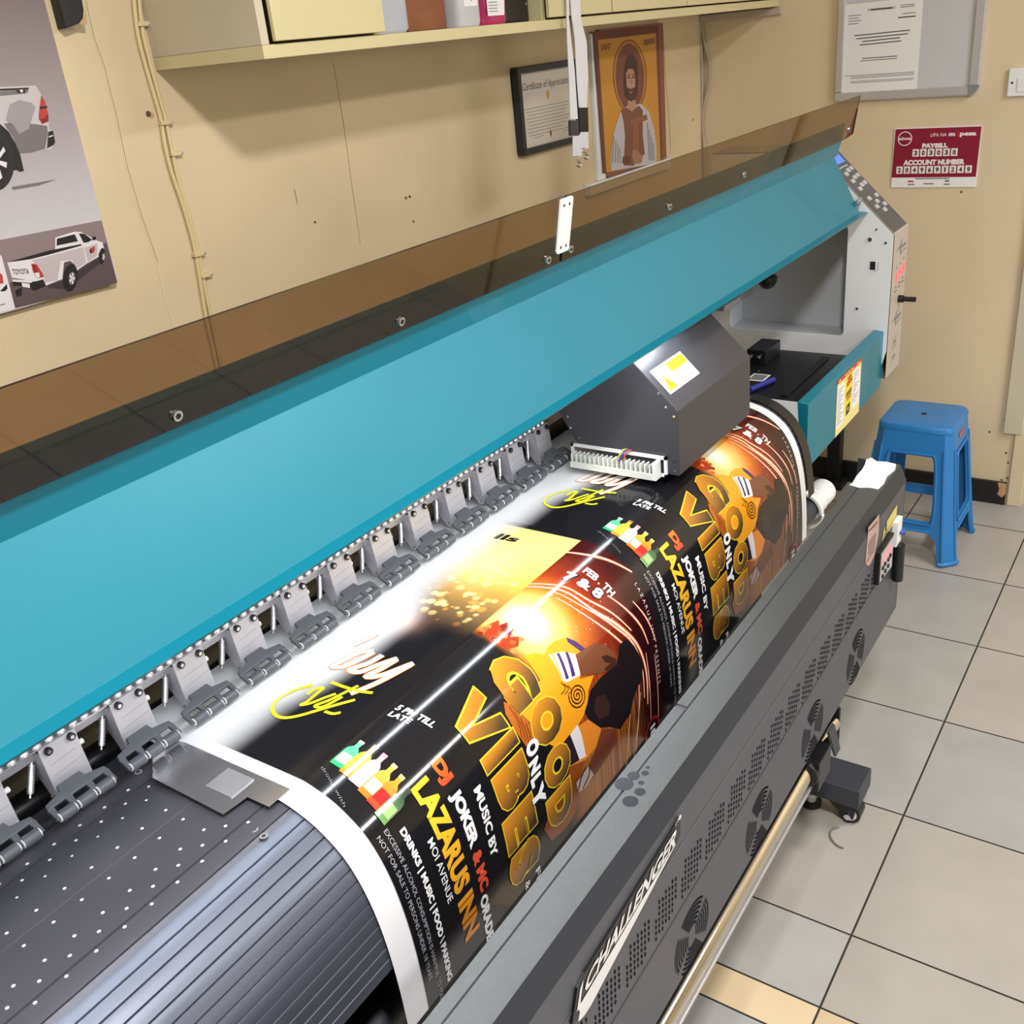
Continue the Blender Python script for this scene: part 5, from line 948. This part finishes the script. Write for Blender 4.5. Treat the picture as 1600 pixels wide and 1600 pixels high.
# corner cables + trunking on the right wall
GCAB = mat('grey_cable', rgb(176, 164, 140), .5)
for pts, lab, r_ in (((1094, 30), (1095, 66), (1097, 120), (1097, 180), (1100, 235), (1102, 300)), 'straight old cable running down the room corner beside the icon', .006), (((1096, 30), (1100, 66), (1108, 96), (1107, 130), (1099, 170), (1098, 205), (1103, 240)), 'bowed thin cable bulging out of the room corner', .0045):
    b = MB(); b.tube(catmull([PX(x, y, XW-.008) for x, y in pts], 5), r_, GCAB, 8); tag(b.build('corner_cable', smooth=60), lab, 'cable', 'cables in the room corner')
b = MB(); b.box((XW-.018, 1.375, 1.726), (XW-.001, YW-.001, 1.748), mat('grey_trunking', rgb(190, 176, 160), .5)); tag(b.build('cable_trunking', bevel=.002), 'pale plastic trunking under the right end of the cream cabinet', 'trunking')
b = MB(); b.box((XW-.016, .455, .283), (XW-.001, .518, 1.35), SHELFG); tag(b.build('corner_trunking', bevel=.003), 'cream upright trunking box on the wall edge behind the blue stool', 'trunking')

# ================================================================== RIGHT WALL THINGS
def rw(x, y, d=.001): return Vector(PX(x, y, XW-d))
WBD = thing('whiteboard', (XW, .95, 1.42), 'aluminium framed whiteboard on the right wall above the printer', 'whiteboard')
wy0, wy1, wz0, wz1 = .712, 1.178, 1.432, 2.05
b = MB(); b.box((XW-.012, wy0+.02, wz0+.02), (XW-.001, wy1-.02, wz1-.02), mat('whiteboard_surface', rgb(200, 202, 208), .3, noise=.03, nscale=4)); b.build('panel', WBD)
FA = mat('satin_aluminium', rgb(208, 208, 214), .3, metal=.6)
for (a, c) in (((wy0+.02, wz0), (wy1, wz0+.03)), ((wy0+.02, wz1-.03), (wy1, wz1)), ((wy0, wz0+.03), (wy0+.032, wz1-.03)), ((wy1-.026, wz0+.03), (wy1, wz1-.03))):
    b = MB(); b.box((XW-.02, a[0], a[1]), (XW-.001, c[0], c[1]), FA); b.build('frame_rail', WBD, bevel=.004)
b = MB(); P = circ((XW-.021, wy0+.032, wz0+.032), (0, -1, 0), (0, 0, -1), .034, 9, 0, math.pi/2*1.125)+[Vector((XW-.021, wy0+.034, wz0+.034))]; b.slab(P, (.02, 0, 0), STEEL); b.build('corner_cap', WBD, bevel=.002)
b = MB(); yN0, yN1 = .905, 1.155
N = lambda u, v, d=0: (XW-.0126-d, lerp(yN1, yN0, u), lerp(1.458, 1.735, v))
b.slab([N(0, 0), N(1, 0), N(1, 1), N(0, 1)], (-.0006, 0, 0), PAPER)
def nl(u0, u1, v, h=.008, m=GINK, sl=.0): b.add([N(u0, v, .0009), N(u1, v+sl, .0009), N(u1, v+h+sl, .0009), N(u0, v+h, .0009)], [(0, 1, 2, 3)], m)
for k in range(4): nl(.05, .22-.03*(k % 2), .87-.03*k)
nl(.72, .9, .93); nl(.72, .9, .91); nl(.75, .92, .84); nl(.70, .92, .80, .012, INK); nl(.3, .66, .905, .03, mat('notice_tint', rgb(206, 196, 200), .7)); nl(.34, .62, .912, .012, GINK)
for k, (u0, u1) in enumerate(((.14, .86), (.17, .84), (.25, .74), (.22, .76))): nl(u0, u1, .645-.036*k, .012, mat('notice_ink', rgb(92, 92, 98), .7), .01)
nl(.26, .72, .385, .010, MATS['notice_ink']); nl(.24, .72, .36, .008, MATS['notice_ink'])
for k in range(5): nl(.12 if k else .03, .95, .20-.016*k-.02*(k > 2), .006)
tag(b.build('paper_notice'), 'printed white paper notice pinned to the left half of the whiteboard', 'paper')
b = MB()
Q = lambda u, v, d=0: (XW-.004-d, lerp(.970, .694, u), lerp(1.143, 1.338, v))
MAR = mat('maroon_print', rgb(138, 20, 52), .4)
b.slab([Q(0, 0), Q(1, 0), Q(1, 1), Q(0, 1)], (.0035, 0, 0), PAPER); b.add([Q(.0, .17, .0004), Q(.99, .17, .0004), Q(1, .985, .0004), Q(.01, .985, .0004)], [(0, 1, 2, 3)], MAR)
WS = mat('sign_white', rgb(236, 228, 232), .5)
def st(t, u0, u1, v, h, m=WS, bold=.03, d=.0008): b.text(t, Q(u0, v, d), Q(u1, v, d), Q(u0, v+h, d), m, bold)
cc_ = Q(.13, .825, .0008); b.poly(circ(cc_, (0, -1, 0), (0, 0, 1), .0235, 28), WS); cc_ = Q(.13, .825, .001); b.poly(circ(cc_, (0, -1, 0), (0, 0, 1), .0205, 28), MAR); st('absa', .055, .205, .805, .05, WS, .03, .0013)
st('LIPA NA', .43, .615, .845, .055, WS, .005); st('m', .64, .71, .848, .068, WS, .05); st('pesa', .765, .95, .848, .068, WS, .05); b.add([Q(.72, .84, .0008), Q(.755, .84, .0008), Q(.755, .93, .0008), Q(.72, .93, .0008)], [(0, 1, 2, 3)], RINK); b.add([Q(.727, .86, .001), Q(.748, .86, .001), Q(.748, .915, .001), Q(.727, .915, .001)], [(0, 1, 2, 3)], MAR)
st('PAYBILL', .34, .64, .665, .068, WS, .07); st('ACCOUNT NUMBER', .13, .85, .385, .078, WS, .07)
def boxes(t, u0, u1, v, h):
    n = len(t); w_ = (u1-u0)/n
    for i, c in enumerate(t):
        a = u0+w_*i+w_*.08; e = u0+w_*(i+1)-w_*.08; b.add([Q(a, v, .0008), Q(e, v, .0008), Q(e, v+h, .0008), Q(a, v+h, .0008)], [(0, 1, 2, 3)], WS)
        m_ = (a+e)/2; hw = w_*(.2 if c != '1' else .1); b.text(c, Q(m_-hw, v+h*.2, .0012), Q(m_+hw, v+h*.2, .0012), Q(m_-hw, v+h*.8, .0012), mat('sign_digits', rgb(70, 24, 44), .5), .04)
boxes('303030', .225, .765, .52, .125); boxes('2049691249', .045, .945, .235, .125)
for (u0, v0, u1, v1, m) in ((.29, .14, .69, .158, GINK), (.20, .09, .27, .115, RINK), (.20, .04, .28, .06, GINK), (.39, .05, .51, .07, GINK), (.64, .09, .69, .12, GINK), (.63, .04, .70, .06, GINK)): b.add([Q(u0, v0, .0005), Q(u1, v0, .0005), Q(u1, v1, .0005), Q(u0, v1, .0005)], [(0, 1, 2, 3)], m)
tag(b.build('payment_sign'), 'maroon and white mobile payment sign with number boxes on the right wall', 'sign')
SO = thing('wall_socket', (XW, .59, 1.46), 'white wall socket plate at the right edge beside the whiteboard', 'socket')
b = MB(); b.box((XW-.012, .545, 1.422), (XW-.001, .628, 1.505), WHITEP); b.build('plate', SO, bevel=.003)
b = MB(); b.cyl((XW-.0125, .615, 1.463), (XW-.013, .615, 1.463), .0035, INK, 10); b.build('screw', SO); b = MB(); b.box((XW-.0145, .575, 1.435), (XW-.012, .60, 1.475), WHITEP); b.build('rocker_switch', SO, bevel=.002)
# black post by the wall, floor wire
b = MB(); b.box((3.685, 1.08, 0), (3.735, 1.13, .62), BLACK); b.box((3.66, 1.06, 0), (3.745, 1.15, .03), BLACK); tag(b.build('metal_post', bevel=.003), 'black metal post standing by the right wall behind the printer', 'post')
b = MB(); b.tube(catmull([PZ(x, y, .003) for x, y in ((1311, 1292), (1300, 1296), (1297, 1305), (1302, 1315), (1310, 1322), (1318, 1325))], 5), .0022, mat('grey_wire', rgb(120, 116, 112), .5), 7); tag(b.build('loose_wire', smooth=60), 'short curled grey wire on the floor tiles by the dryer caster', 'wire')
# rear lead: lamp housings that belong to the ceiling light and the added fill light (above the frame)
for (x, y, sx_, sy_, lab) in ((.44, -.13, .34, .34, 'square white ceiling light above the printer'), (2.5, -1.3, 1.26, .36, 'long white added fill light away from the printer')):
    b = MB(); b.box((x-sx_/2, y-sy_/2, 2.715), (x+sx_/2, y+sy_/2, 2.749), WHITEP); tag(b.build('light_fitting', bevel=.004), lab, 'ceiling light')
